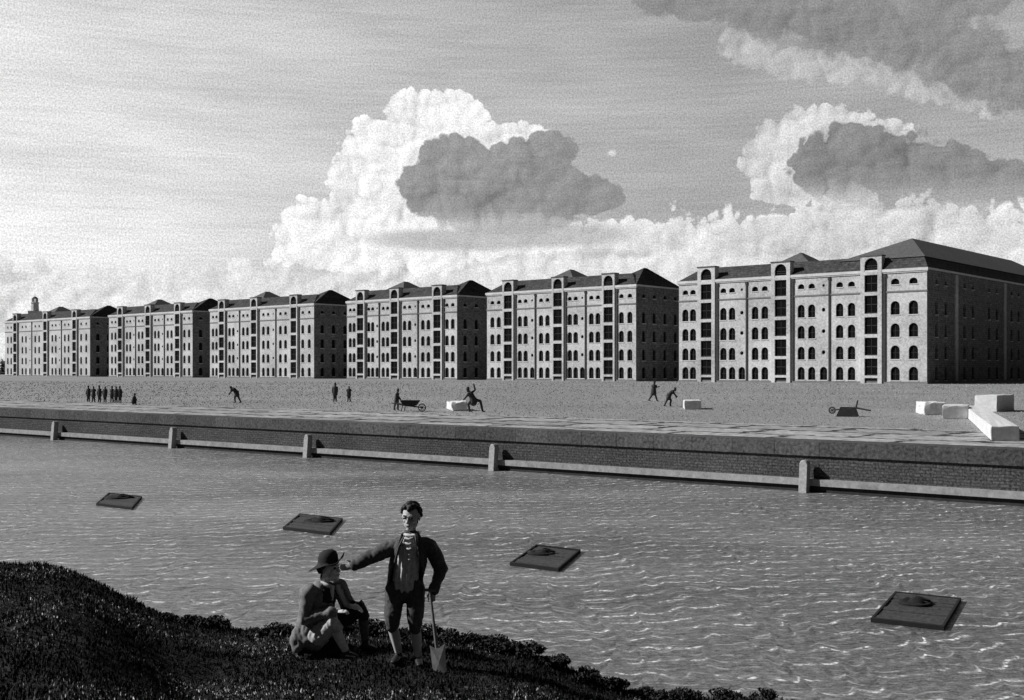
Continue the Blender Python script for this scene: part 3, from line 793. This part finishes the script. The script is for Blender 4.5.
# ------------------------------------------------------------------ foreground figures
def fingers(bm, wrist, palm, dirf, side, curl, s=1.):
    """five fingers from the palm; dirf = pointing direction, side = towards the little finger"""
    dirf = Vector(dirf).normalized(); side = Vector(side).normalized(); nrm = dirf.cross(side).normalized()
    wrist = Vector(wrist)
    pc = wrist + dirf * .045 * s; pe = wrist + dirf * .085 * s
    tube(bm, [wrist, pc, pe], [(.026 * s, .020 * s), (.040 * s, .017 * s), (.040 * s, .014 * s)], 10, up=nrm)
    for k, L in enumerate((.068, .078, .072, .056)):
        o = side * ((k - 1.5) * .021 * s); p0 = pe + o
        c = curl
        p1 = p0 + (dirf * math.cos(c * .5) + nrm * math.sin(c * .5)) * L * .45 * s
        p2 = p1 + (dirf * math.cos(c * 1.2) + nrm * math.sin(c * 1.2)) * L * .32 * s
        p3 = p2 + (dirf * math.cos(c * 1.9) + nrm * math.sin(c * 1.9)) * L * .25 * s
        tube(bm, [p0 - dirf * .02, p1, p2, p3], [.0105 * s, .0098 * s, .009 * s, .0078 * s], 7)
    t0 = wrist + dirf * .02 * s - side * .028 * s
    t1 = t0 + (dirf * .6 - side * .7).normalized() * .038 * s + nrm * .012 * s; t2 = t1 + (dirf * .9 - side * .15).normalized() * .034 * s + nrm * .02 * s * curl
    tube(bm, [t0, t1, t2], [.0145 * s, .012 * s, .0095 * s], 7)

HS = 1.22
def head(bm, c, rot):
    """skull, jaw, nose, brow, lips, ears; faces local -Y before rot"""
    Rm = Matrix.Translation(c) @ rot.to_4x4()
    b2 = bmesh.new()
    ball(b2, (0, .012, .03), (.074, .092, .088), 20); ball(b2, (0, -.022, -.035), (.056, .066, .075), 18); ball(b2, (0, -.055, -.088), (.026, .026, .022), 10)
    for sx in (-1, 1):
        ball(b2, (sx * .036, -.060, -.018), (.020, .018, .018), 10); ball(b2, (sx * .028, -.077, .030), (.026, .012, .009), 10)
        ball(b2, (sx * .076, .008, -.002), (.010, .020, .030), 10); ball(b2, (sx * .045, -.015, -.062), (.016, .030, .022), 10)
    tube(b2, [(0, -.080, .020), (0, -.096, -.004), (0, -.106, -.024)], [.008, .010, .0135], 8)
    for sx in (-1, 1): ball(b2, (sx * .010, -.094, -.026), .008, 8)
    ball(b2, (0, -.086, -.050), (.021, .010, .0055), 10); ball(b2, (0, -.084, -.060), (.018, .010, .006), 10)
    for v in b2.verts: v.co = Rm @ (v.co * HS)
    me = bpy.data.meshes.new('t'); b2.to_mesh(me); b2.free(); bm.from_mesh(me); bpy.data.meshes.remove(me)
def face_bits(root, c, rot):
    Rm = Matrix.Translation(c) @ rot.to_4x4()
    for sx in (-1, 1):
        bm = bmesh.new(); ball(bm, (0, 0, 0), (.0155, .008, .0095), 10)
        ball(bm, (0, -.006, 0), (.007, .004, .007), 8)
        for v in bm.verts: v.co = Rm @ ((v.co + Vector((sx * .029, -.0815, .010))) * HS)
        obj('eye', bm, M['black_cloth'], root, True)
        bm = bmesh.new(); tube(bm, [Rm @ (Vector(q) * HS) for q in ((sx * .012, -.094, .034), (sx * .030, -.093, .039), (sx * .046, -.080, .034))], [.004, .0055, .003], 6)
        obj('eyebrow', bm, M['hair'], root, True)
    bm = bmesh.new(); tube(bm, [Rm @ (Vector(q) * HS) for q in ((-.018, -.0925, -.055), (0, -.099, -.0545), (.018, -.0925, -.055))], [.002, .0035, .002], 6)
    obj('mouth', bm, M['black_cloth'], root, True)
def hair_bm(c, rot, back=1.):
    Rm = Matrix.Translation(c) @ rot.to_4x4(); bm = bmesh.new(); rnd = random.Random(3)
    for k in range(150):
        th = rnd.uniform(0, 6.283); ph = rnd.uniform(-.45, 1.57)
        v = Vector((math.cos(th) * math.cos(ph), math.sin(th) * math.cos(ph), math.sin(ph)))
        if v.y < -.15 and v.z < .52 + .2 * abs(v.x): continue
        if abs(v.x) > .5 and v.y < .25 and v.z < -.05: continue
        ball(bm, (v.x * .083, .014 + v.y * .099, .034 + v.z * .094), rnd.uniform(.015, .026), 8)
    ball(bm, (0, .03, .045), (.076, .088, .082), 14); ball(bm, (0, .095, -.055), (.035, .03, .05), 10)
    for v in bm.verts: v.co = Rm @ (v.co * HS)
    return bm
def cloth_fold(o, amp, sc_):
    for v in o.data.vertices:
        n = noise.noise(Vector((v.co.x * sc_, v.co.y * sc_, v.co.z * sc_ * .45)))
        n += .55 * (1 - 2.4 * abs(noise.noise(Vector((v.co.x * sc_ * 1.9, v.co.y * sc_ * 1.9 + 5, v.co.z * sc_ * 1.1)))))
        v.co += v.normal * n * amp

def solve_depth(cx, py):
    d = 12.
    for _ in range(40):
        z = bank_z((cx - 512) / F * d, d); d += .3 * ((EYE - z) * F / (py - HZ) - d)
    return d
# --- standing man
d1 = solve_depth(409, 661); x1 = (408 - 512) / F * d1; z1 = bank_z(x1, d1)
K = F / d1; XF = lambda x: (x - 408) / K; ZF = lambda y: EYE - z1 - (y - HZ) / K
def P3(x, y, dy=0.):  # picture position -> metres in the figure's own frame
    return Vector((XF(x), dy, ZF(y)))
man = thing('person', 'standing man in dark open coat and breeches reaching out an arm, leaning on a shovel', 'person', (x1, d1, z1))
hc = P3(411, 517.5); hrot = Matrix.Rotation(R(-14), 3, 'Z') @ Matrix.Rotation(R(6), 3, 'X')
neck = P3(411, 533, .02)
shL, shR = P3(394, 547), P3(430, 547); elL, wrL = P3(371, 556, -.06), P3(355, 564, -.10)
elR, wrR = P3(441, 570, .05), P3(434, 590, -.08)
hipc = P3(405, 582); hL, hR = P3(396, 588), P3(415, 588)
kL, aL, kR, aR = P3(393, 624, -.06), P3(398, 652, .0), P3(416, 625, -.08), P3(418, 655, -.03)
bm = bmesh.new()
head(bm, hc, hrot)
tube(bm, [P3(411, 537, .02), P3(411, 524, .0)], [.055, .052], 12)
tube(bm, [P3(405, 590), P3(406, 572), P3(409, 555), P3(411, 543), P3(411, 537)], [(.15, .11), (.14, .10), (.165, .115), (.17, .10), (.09, .07)], 16, up=(0, 1, 0))
tube(bm, [shL, elL, wrL], [.055, .045, .028], 10); tube(bm, [shR, elR, wrR], [.055, .045, .028], 10)
tube(bm, [hL, kL, aL], [.085, .06, .036], 12); tube(bm, [hR, kR, aR], [.085, .06, .036], 12)
tube(bm, [kL + Vector((0, .01, -.05)), kL.lerp(aL, .4) + Vector((0, .02, 0)), aL], [.05, .052, .034], 12)
tube(bm, [kR + Vector((0, .01, -.05)), kR.lerp(aR, .4) + Vector((0, .02, 0)), aR], [.05, .052, .034], 12)
fingers(bm, wrL, None, (-1, -.1, -.15), (.05, -.3, -1), .45, 1.0)
fingers(bm, wrR, None, (-.25, -.2, -1), (1, .3, -.1), 1.35, 1.0)
body = fuse('body', bm, M['skin_dark'], man, .0065, 3, .4)
# shirt, coat, breeches, stockings, shoes
bm = bmesh.new()
tube(bm, [P3(405, 586, -.012), P3(406, 570, -.02), P3(409, 553, -.02), P3(410, 542, -.008)], [(.145, .13), (.135, .12), (.15, .13), (.10, .10)], 16, up=(0, 1, 0))
sh = fuse('shirt', bm, M['linen'], man, .012, 2)
for v in sh.data.vertices:
    v.co += v.normal * (.008 * math.sin(v.co.x * 110 + 2 * math.sin(v.co.z * 9)))
bm = bmesh.new()
for k in range(5):   # frill and neckcloth
    y_ = 536 + k * 5; tube(bm, [P3(406 + k * .3, y_, -.13), P3(410, y_ + 1.5, -.155), P3(414, y_, -.13)], [.010, .016, .010], 8)
tube(bm, [P3(404, 533, .03), P3(406, 534, -.055), P3(411, 535, -.085), P3(416, 534, -.055), P3(418, 533, .03)], [.022] * 5, 8)
obj('neckcloth', bm, M['linen'], man, True)
def cut_front(o, cx0, cx1, zlo, zhi):
    """opens the coat in front: drops the faces of the front between the two edges"""
    b = bmesh.new(); b.from_mesh(o.data); kill = []
    for f in b.faces:
        c = f.calc_center_median(); t_ = min(1, max(0, (c.z - zlo) / (zhi - zlo)))
        a = cx0[0] + (cx0[1] - cx0[0]) * t_; e = cx1[0] + (cx1[1] - cx1[0]) * t_
        if c.y < 0 and a < c.x < e and c.z < zhi + .03: kill.append(f)
    bmesh.ops.delete(b, geom=kill, context='FACES'); b.to_mesh(o.data); b.free()
bm = bmesh.new()
tube(bm, [P3(405, 588, .015), P3(405, 576, .01), P3(409, 556, 0), P3(411, 545, 0), P3(411, 538, .01)], [(.20, .165), (.178, .15), (.19, .148), (.185, .13), (.11, .10)], 20, up=(0, 1, 0))
tube(bm, [shL, elL, wrL.lerp(elL, .05)], [.072, .062, .047], 12); tube(bm, [shR, elR, wrR.lerp(elR, .05)], [.072, .064, .047], 12)
tube(bm, [shL + Vector((.09, 0, .03)), shL + Vector((-.01, 0, -.005))], [.07, .074], 12); tube(bm, [shR + Vector((-.09, 0, .03)), shR + Vector((.01, 0, -.005))], [.07, .074], 12)
coat = fuse('coat', bm, M['dark_cloth'], man, .012, 3); cloth_fold(coat, .016, 9)
cut_front(coat, (XF(388), XF(402)), (XF(424), XF(419)), ZF(590), ZF(536))
sm = coat.modifiers.new('thick', 'SOLIDIFY'); sm.thickness = .012; sm.offset = 1
for sx, xs in ((-1, (405, 400, 396)), (1, (416, 419, 421))):
    bm = bmesh.new(); tube(bm, [P3(xs[0], 535, -.085), P3(xs[1], 545, -.135), P3(xs[2], 560, -.145)], [(.010, .018), (.012, .032), (.008, .010)], 10, up=(0, 1, 0)); obj('lapel', bm, M['dark_cloth'], coat, True)
bm = bmesh.new()
tube(bm, [P3(405, 594), P3(405, 580)], [(.165, .125), (.155, .115)], 18, up=(0, 1, 0))
tube(bm, [hL, kL + Vector((0, 0, .12)), kL + Vector((0, 0, -.02))], [.112, .088, .07], 14); tube(bm, [hR, kR + Vector((0, 0, .12)), kR + Vector((0, 0, -.02))], [.112, .088, .07], 14)
br = fuse('breeches', bm, M['dark_cloth'], man, .012, 3); cloth_fold(br, .014, 11)
for k_, a_ in ((kL, aL), (kR, aR)):
    bm = bmesh.new(); tube(bm, [k_ + Vector((0, .01, -.03)), k_.lerp(a_, .4) + Vector((0, .022, 0)), a_ + Vector((0, 0, .02))], [.055, .058, .040], 12)
    obj('stocking', bm, M['stocking'], man, True)
for a_, sg in ((aL, -1), (aR, 1)):
    bm = bmesh.new(); g = Vector((a_.x, a_.y, .0)); g.z = bank_z(x1 + a_.x, d1 + a_.y - .05) - z1
    a0 = Vector((a_.x, a_.y, g.z + .05))
    tube(bm, [a_ + Vector((0, .01, .0)), a0 + Vector((0, .03, 0))], [.042, .045], 12)
    tube(bm, [a0 + Vector((0, .035, -.005)), a0 + Vector((sg * .02, -.07, -.012)), a0 + Vector((sg * .035, -.15, -.022))], [(.040, .038), (.044, .032), (.034, .022)], 12, up=(0, 0, 1))
    fuse('shoe', bm, M['leather'], man, .008, 2)
fuse('hair', hair_bm(hc, hrot), M['hair'], man, .006, 1)
face_bits(man, hc, hrot)
# shovel
t = thing('shovel', 'long-handled shovel with pale blade, held by the standing man', 'shovel', (x1, d1, z1))
top = P3(430.5, 588, -.13); bot = P3(438.5, 645, -.24)
bm = bmesh.new(); tube(bm, [top, bot], [.015, .018], 10); obj('handle', bm, M['wood'], t, True)
bm = bmesh.new(); tube(bm, [top + Vector((-.05, 0, .005)), top + Vector((.05, 0, -.005))], [.016, .016], 8); obj('grip', bm, M['wood'], t, True)
bm = bmesh.new(); prof = [(431.5, 640), (437, 643), (441, 642), (446.5, 638), (447, 654), (448.5, 667), (442, 671), (435.5, 670), (433.5, 655)]
gz = bank_z(x1 + .35, d1 - .3) - z1
vs = [P3(x, y, -.25 - .02 * (y - 640) / 10) for x, y in prof]
mid = P3(440.5, 656, -.288)
c = bm.verts.new(mid); rv = [bm.verts.new(v) for v in vs]
for k in range(len(rv)): bm.faces.new((rv[k], rv[(k + 1) % len(rv)], c))
bmesh.ops.recalc_face_normals(bm, faces=bm.faces); bmesh.ops.solidify(bm, geom=bm.faces[:], thickness=.012)
obj('blade', bm, M['steel'], t)

# --- seated man (turned to the right, looking up at the other)
d2 = solve_depth(345, 655) ; x2 = (330 - 512) / F * d2; z2 = bank_z(x2 + .2, d2)
K2 = F / d2
def Q3(x, y, dy=0.): return Vector(((x - 330) / K2, dy, EYE - z2 - (y - HZ) / K2))
sit = thing('person', 'seated man in cocked hat, grey coat and pale breeches, face turned to the standing man', 'person', (x2, d2, z2))
hc = Q3(330.5, 570); hrot = Matrix.Rotation(R(58), 3, 'Z') @ Matrix.Rotation(R(-12), 3, 'X')
shN, shF = Q3(309, 590, -.12), Q3(337, 588, .12); pel = Q3(316, 633, .04)
elN, wrN = Q3(309, 615, -.16), Q3(338, 608, -.20); elF, wrF = Q3(346, 608, .12), Q3(352, 606, -.02)
hN, kN, aN = Q3(318, 634, -.07), Q3(337, 618, -.20), Q3(348, 648, -.16)
hF, kF, aF = Q3(322, 633, .10), Q3(361, 609, .10), Q3(364, 641, .10)
bm = bmesh.new()
head(bm, hc, hrot)
tube(bm, [Q3(324, 586, 0), Q3(328, 573, 0)], [.056, .052], 12)
tube(bm, [Q3(315, 640, .03), pel, Q3(317, 612, .02), Q3(322, 594, 0), Q3(324, 586, 0)], [(.15, .13), (.15, .12), (.15, .11), (.17, .11), (.09, .07)], 16, up=(.3, 1, 0))
tube(bm, [shN, elN, wrN], [.055, .045, .028], 10); tube(bm, [shF, elF, wrF], [.055, .045, .028], 10)
tube(bm, [hN, kN, aN], [.085, .06, .036], 12); tube(bm, [hF, kF, aF], [.085, .06, .036], 12)
tube(bm, [kN, kN.lerp(aN, .4) + Vector((-.02, 0, 0)), aN], [.05, .055, .034], 12)
fingers(bm, wrN, None, (1, -.1, .10), (0, -1, -.2), .5); fingers(bm, wrF, None, (.9, -.5, -.1), (.2, -.9, -.4), .6)
fuse('body', bm, M['skin'], sit, .0065, 3, .4)
bm = bmesh.new()
tube(bm, [Q3(316, 636, .03), Q3(318, 614, .0), Q3(323, 594, -.01), Q3(325, 587, 0)], [(.165, .14), (.16, .13), (.16, .12), (.10, .09)], 18, up=(.3, 1, 0))
wc = fuse('waistcoat', bm, M['black_cloth'], sit, .012, 2); cloth_fold(wc, .012, 10)
bm = bmesh.new()
tube(bm, [Q3(311, 640, .05), Q3(314, 618, .03), Q3(320, 598, .01), Q3(323, 588, .01)], [(.20, .17), (.18, .16), (.19, .15), (.12, .11)], 20, up=(.3, 1, 0))
tube(bm, [shN + Vector((.04, .02, .01)), shN, elN, wrN.lerp(elN, .12)], [.075, .082, .072, .052], 12)
tube(bm, [shF, elF, wrF.lerp(elF, .08)], [.078, .066, .052], 12)
tube(bm, [Q3(306, 622, .0), Q3(300, 640, -.06), Q3(298, 648, -.10)], [(.10, .06), (.09, .05), (.05, .03)], 12)
co = fuse('coat', bm, M['mid_cloth'], sit, .012, 3); cloth_fold(co, .018, 9)
# coat opens to the right, where he faces
b = bmesh.new(); b.from_mesh(co.data); kill = []
for f in b.faces:
    c = f.calc_center_median(); t_ = (c.z - Q3(0, 636).z) / (Q3(0, 588).z - Q3(0, 636).z)
    ed = Q3(322 + 3 * t_, 600).x
    if c.x > ed and c.y < .06 and abs(f.normal.x) > .0 and (c - elN).length > .16 and (c - wrN).length > .14 and ((c - wrN.lerp(elN, .5)).length > .14) and (c - shN).length > .13: kill.append(f)
bmesh.ops.delete(b, geom=kill, context='FACES'); b.to_mesh(co.data); b.free()
sm = co.modifiers.new('thick', 'SOLIDIFY'); sm.thickness = .012; sm.offset = 1
bm = bmesh.new()
tube(bm, [Q3(314, 637, .02), Q3(319, 634, .02)], [(.16, .14), (.15, .14)], 16)
tube(bm, [hN, hN.lerp(kN, .6), kN, kN.lerp(aN, .22)], [.115, .105, .088, .068], 14)
br = fuse('breeches', bm, M['pale_cloth'], sit, .012, 3); cloth_fold(br, .016, 11)
bm = bmesh.new(); tube(bm, [hF, hF.lerp(kF, .6), kF, kF.lerp(aF, .3)], [.11, .105, .09, .07], 14); o = fuse('shaded_breeches_leg', bm, M['black_cloth'], sit, .012, 3); cloth_fold(o, .014, 11)  # far leg of the pale breeches, its shadow painted in as black
bm = bmesh.new(); tube(bm, [kN.lerp(aN, .18), kN.lerp(aN, .45) + Vector((-.015, 0, 0)), aN], [.056, .060, .040], 12); obj('stocking', bm, M['pale_hose'], sit, True)
bm = bmesh.new(); tube(bm, [kF.lerp(aF, .2), kF.lerp(aF, .45), aF + Vector((0, 0, -.05))], [.056, .058, .040], 12); obj('stocking', bm, M['dark_cloth'], sit, True)  # far stocking darker than the near one: shade put into its colour
for a_ in (aN, aF):
    g = bank_z(x2 + a_.x + .05, d2 + a_.y) - z2; a0 = Vector((a_.x, a_.y, g + .05))
    bm = bmesh.new(); tube(bm, [a_ + Vector((0, 0, .01)), a0], [.042, .045], 12)
    tube(bm, [a0 + Vector((-.035, 0, -.005)), a0 + Vector((.06, -.03, -.012)), a0 + Vector((.13, -.06, -.022))], [(.040, .038), (.044, .032), (.034, .022)], 12, up=(0, 0, 1))
    fuse('shoe', bm, M['leather'], sit, .008, 2)
bm = bmesh.new(); tube(bm, [Q3(322, 582, -.05), Q3(328, 584, -.08), Q3(333, 586, -.06), Q3(333, 598, -.09)], [.02, .028, .028, .018], 8); obj('neckcloth', bm, M['linen'], sit, True)
fuse('hair', hair_bm(hc + Vector((-.005, 0, -.01)), hrot), M['hair'], sit, .006, 1)
face_bits(sit, hc, hrot)
bm = bmesh.new()   # hat: round crown, brim drooping at the back and turned up to a point in front
n_ = 32; rings = []
for r, z in ((.01, .245), (.055, .238), (.095, .21), (.113, .165), (.116, .11), (.118, .085), (.16, .08), (.217, .075), (.215, .066), (.12, .072), (.10, .07)):
    row = []
    for k in range(n_):
        a = 2 * math.pi * k / n_; x_, y_ = math.cos(a) * r, math.sin(a) * r * .92; up_ = 0
        if r > .12:
            e = (r - .118) / .10
            up_ = e * (.125 * max(0, math.cos(a)) ** 5 - .055 * max(0, -math.cos(a)) + .02 * abs(math.sin(a))); x_ -= e * .035 * max(0, math.cos(a)) ** 3
        row.append(bm.verts.new(hc + Vector((x_ - .03, y_ + .01, z - .01 + up_ - .06 * (x_ < -9) + .10 * x_))))
    rings.append(row)
for A, B in zip(rings, rings[1:]):
    for k in range(n_): bm.faces.new((A[k], A[(k + 1) % n_], B[(k + 1) % n_], B[k]))
bm.faces.new(rings[0]); bm.faces.new(rings[-1])
obj('hat', bm, M['black_cloth'], sit, True)
# the hummock under him
bm = bmesh.new(); c = Q3(312, 650, .08)
for i in range(3):
    M4 = Matrix.Translation(c + Vector((i * .08 - .02, .03 * i, -.10 + .03 * i))) @ Matrix.Diagonal((.19, .22, .20, 1)); bmesh.ops.create_icosphere(bm, subdivisions=4, radius=1, matrix=M4)
o = fuse('rock', bm, M['earth'], None, .03, 3); o.location = (x2, d2, z2); cloth_fold(o, .05, 5)
tag(o, 'low dark earthy boulder the man in the cocked hat sits on', 'rock')

# ------------------------------------------------------------------ camera
cam = bpy.data.cameras.new('camera'); co_ = bpy.data.objects.new('camera', cam); COL.objects.link(co_)
co_.location = (0, 0, EYE); co_.rotation_euler = (R(90), 0, 0)
cam.sensor_width = 36; cam.lens = 36 * F / 1024; cam.shift_y = (HZ - 350) / 1024; cam.clip_end = 20000; cam.clip_start = .1
sc.camera = co_

# ------------------------------------------------------------------ sun and sky
SUN = Vector((-.99, .02, .0)).normalized(); EL = R(34)
S3 = Vector((SUN.x * math.cos(EL), SUN.y * math.cos(EL), math.sin(EL)))
sl = bpy.data.lights.new('sun', 'SUN'); sl.energy = 5.0; sl.angle = R(.5); sl.color = (1, 1, 1)
so = bpy.data.objects.new('sun', sl); COL.objects.link(so); so.rotation_euler = S3.to_track_quat('Z', 'Y').to_euler()

wd = bpy.data.worlds.new('World'); sc.world = wd; wd.use_nodes = True
nt = NT(wd.node_tree); bg = wd.node_tree.nodes['Background']
sky = nt.N.new('ShaderNodeTexSky'); sky.sky_type = 'NISHITA'; sky.sun_disc = False
sky.sun_elevation = EL; sky.sun_rotation = math.atan2(SUN.x, SUN.y)
bw = nt.N.new('ShaderNodeRGBToBW'); nt.L.new(sky.outputs[0], bw.inputs[0])
tc = nt.N.new('ShaderNodeTexCoord'); dv = tc.outputs['Generated']; s = nt.sep(dv)
az = nt.m('ARCTAN2', s[0], s[1])                                   # 0 = north (ahead), in radians
hyp = nt.m('SQRT', nt.add(nt.mul(s[0], s[0]), nt.mul(s[1], s[1])))
tel = nt.m('DIVIDE', s[2], nt.mx(hyp, .05))
U = nt.mul(az, F); V = nt.mul(tel, F)                               # azimuth and tangent of elevation, x 1138
def sk(x, y):
    a = math.atan((x - 512) / F); return a * F, (HZ - y) * math.cos(a)
uv = nt.xyz(U, V, 0.)
# billow group
g = bpy.data.node_groups.new('billow', 'ShaderNodeTree')
g.interface.new_socket('v', in_out='INPUT', socket_type='NodeSocketVector'); g.interface.new_socket('h', in_out='OUTPUT', socket_type='NodeSocketFloat')
gn = NT(g); gi = g.nodes.new('NodeGroupInput'); go = g.nodes.new('NodeGroupOutput'); g.interface.new_socket('e', in_out='OUTPUT', socket_type='NodeSocketFloat')
wn = g.nodes.new('ShaderNodeTexNoise'); gn.L.new(gi.outputs[0], wn.inputs['Vector']); wn.noise_dimensions = '2D'; wn.inputs['Scale'].default_value = .03; wn.inputs['Detail'].default_value = 3
wv = gn.va(gn.vs(wn.outputs['Color'], 20), (-10, -10, -10)); v2 = gn.va(gi.outputs[0], wv)
b1 = gn.vor(v2, 1 / 40); b2 = gn.vor(v2, 1 / 19); b3 = gn.vor(v2, 1 / 9); b4 = gn.noise(gi.outputs[0], .12, 3, .7, d2=True)
sq = lambda q: gn.mul(q, q)
h = gn.sub(1.02, gn.add(gn.mul(sq(b1), .85), gn.add(gn.mul(sq(b2), .50), gn.mul(sq(b3), .26)))); h = gn.add(h, gn.mul(gn.sub(b4, .5), .12))
gn.L.new(h, go.inputs[0])
h2 = gn.add(gn.sub(1.0, gn.add(gn.mul(sq(b1), .30), gn.add(gn.mul(sq(b2), .62), gn.mul(sq(b3), .42)))), gn.mul(gn.sub(b4, .5), .30)); gn.L.new(h2, go.inputs[1])
def billow(v):
    n = nt.N.new('ShaderNodeGroup'); n.node_tree = g; nt.L.new(v, n.inputs[0]); return n.outputs
H0, HE = billow(uv); H1 = billow(nt.va(uv, (-5., 4., 0.)))[0]
emb = nt.sub(H0, H1)                                                # slope of the billows towards the sun side
def blobs(L):
    out = None
    for x, y, rx, ry, *rot in L:
        cx, cy = sk(x, y)
        dx = nt.sub(U, cx); dy = nt.sub(V, cy)
        if rot:
            c, s_ = math.cos(R(rot[0])), math.sin(R(rot[0]))
            dx, dy = nt.add(nt.mul(dx, c), nt.mul(dy, s_)), nt.sub(nt.mul(dy, c), nt.mul(dx, s_))
        a = nt.mul(dx, 1 / rx); b = nt.mul(dy, 1 / ry)
        f = nt.sub(1., nt.m('SQRT', nt.add(nt.mul(a, a), nt.mul(b, b))))
        out = f if out is None else nt.m('SMOOTH_MAX', out, f, .12)
    return out
def cloud(L, amp=.9, soft=.07, th=.0):
    return nt.step(nt.add(blobs(L), nt.mul(nt.sub(HE, .66), amp * .72)), th, th + soft)
fine = nt.noise(uv, .6, 1, .75, d2=True)                                    # the tooth of the sky
streak = nt.noise(nt.xyz(nt.mul(U, .012), nt.mul(V, .30), 4.), 1., 3, .6)
wisp = nt.noise(nt.xyz(nt.mul(U, .004), nt.mul(V, .017), 2.), 1., 4, .6)
# clear sky: the Nishita luminance, flattened and graded
base = nt.mul(nt.m('POWER', nt.mul(bw.outputs[0], .1), .35), .60)
base = nt.mul(base, nt.step(U, -700., 250., 2.0, 1.0))
base = nt.mul(base, nt.add(1., nt.add(nt.mul(nt.sub(wisp, .5), .75), nt.mul(nt.sub(streak, .5), .40))))
# towards the horizon: pale cumulus bank all round
band = nt.noise(nt.xyz(nt.mul(U, .0045), 0., 0.), 1., 3, .55)
top = nt.add(nt.mul(band, 60.), nt.step(U, -330., 150., 66., 122.))
bank_m = nt.step(nt.add(nt.mul(nt.sub(top, V), 1 / 60.), nt.mul(nt.sub(HE, .66), .9)), 0., .12)
white = nt.m('ADD', nt.add(.82, nt.mul(emb, .42)), nt.mul(nt.sub(H0, .62), .22))
col = nt.mix(bank_m, base, nt.mul(white, nt.step(V, 0., 90., 1.0, .90)))
# central cloud
cw = cloud([(455, 112, 32, 22), (420, 120, 42, 30), (385, 150, 44, 36), (365, 185, 36, 34), (400, 190, 60, 45), (515, 142, 38, 20), (440, 165, 80, 55), (312, 228, 34, 30), (335, 245, 60, 28), (400, 240, 100, 34), (480, 235, 120, 22)], .85, .06)
col = nt.mix(cw, col, nt.mul(white, 1.06))
cd = cloud([(432, 188, 34, 30), (470, 185, 60, 42), (520, 175, 60, 38), (545, 155, 34, 24), (575, 195, 52, 22), (505, 212, 80, 24), (455, 160, 40, 26)], .7, .12)
grey = nt.add(.275, nt.add(nt.mul(emb, .14), nt.add(nt.mul(nt.sub(H0, .6), .06), nt.mul(nt.sub(streak, .5), .10))))
col = nt.mix(nt.mul(nt.mul(cd, nt.step(V, 122., 165., .25, 1.)), .95), col, grey)
sh_ = cloud([(460, 240, 110, 14), (540, 235, 110, 16)], .5, .5); col = nt.mix(nt.mul(sh_, .75), col, .42)
# right cloud
rw = cloud([(770, 160, 28, 34), (800, 140, 46, 32), (830, 128, 44, 22), (790, 180, 42, 26), (870, 134, 40, 14), (845, 205, 26, 22), (840, 232, 60, 26), (900, 236, 90, 30), (780, 240, 60, 22)], .8, .06)
col = nt.mix(rw, col, nt.mul(white, .80))
rd = cloud([(835, 165, 42, 34), (850, 148, 40, 26), (885, 165, 56, 34), (925, 172, 60, 28), (975, 182, 70, 20), (1040, 186, 80, 14), (900, 190, 60, 18)], .8, .12)
col = nt.mix(nt.mul(nt.mul(rd, nt.step(V, 158., 186., .3, 1.)), .95), col, nt.mul(grey, .88))
# dark bank top right with pale torn edge below
tw = cloud([(745, 45, 34, 20, -20), (790, 62, 46, 18, -14), (840, 66, 60, 18, -8), (915, 76, 70, 22, -20), (985, 96, 70, 20, -22)], 1.1, .3)
col = nt.mix(nt.mul(tw, .8), col, nt.mul(white, .62))
td = cloud([(700, 2, 75, 20, -4), (790, 12, 80, 32, -8), (850, 30, 90, 30, -12), (920, 42, 100, 36, -20), (985, 70, 90, 34, -24), (1060, 95, 90, 36, -20), (960, -2, 60, 24)], 1.15, .34)
col = nt.mix(nt.mul(td, .9), col, nt.mul(grey, .92))
pf = nt.step(blobs([(612, 153, 6, 5)]), 0., .8); col = nt.mix(pf, col, .70)
col = nt.mul(col, nt.add(1., nt.mul(nt.sub(fine, .5), .9)))
# unseen sky overhead and behind, darkened to cut the fill light
behind = nt.step(s[1], .80, .40); above = nt.step(tel, .42, 1.0)
dark = nt.mul(nt.add(.015, nt.mul(wisp, .03)), 1.)
col = nt.mix(nt.mx(behind, above), col, dark)
nt.L.new(nt.xyz(col, col, col), bg.inputs[0]); bg.inputs[1].default_value = 1.0

sc.view_settings.view_transform = 'Standard'; sc.view_settings.look = 'None'
sc.view_settings.exposure = 0; sc.view_settings.gamma = 1
sc.render.engine = 'CYCLES'
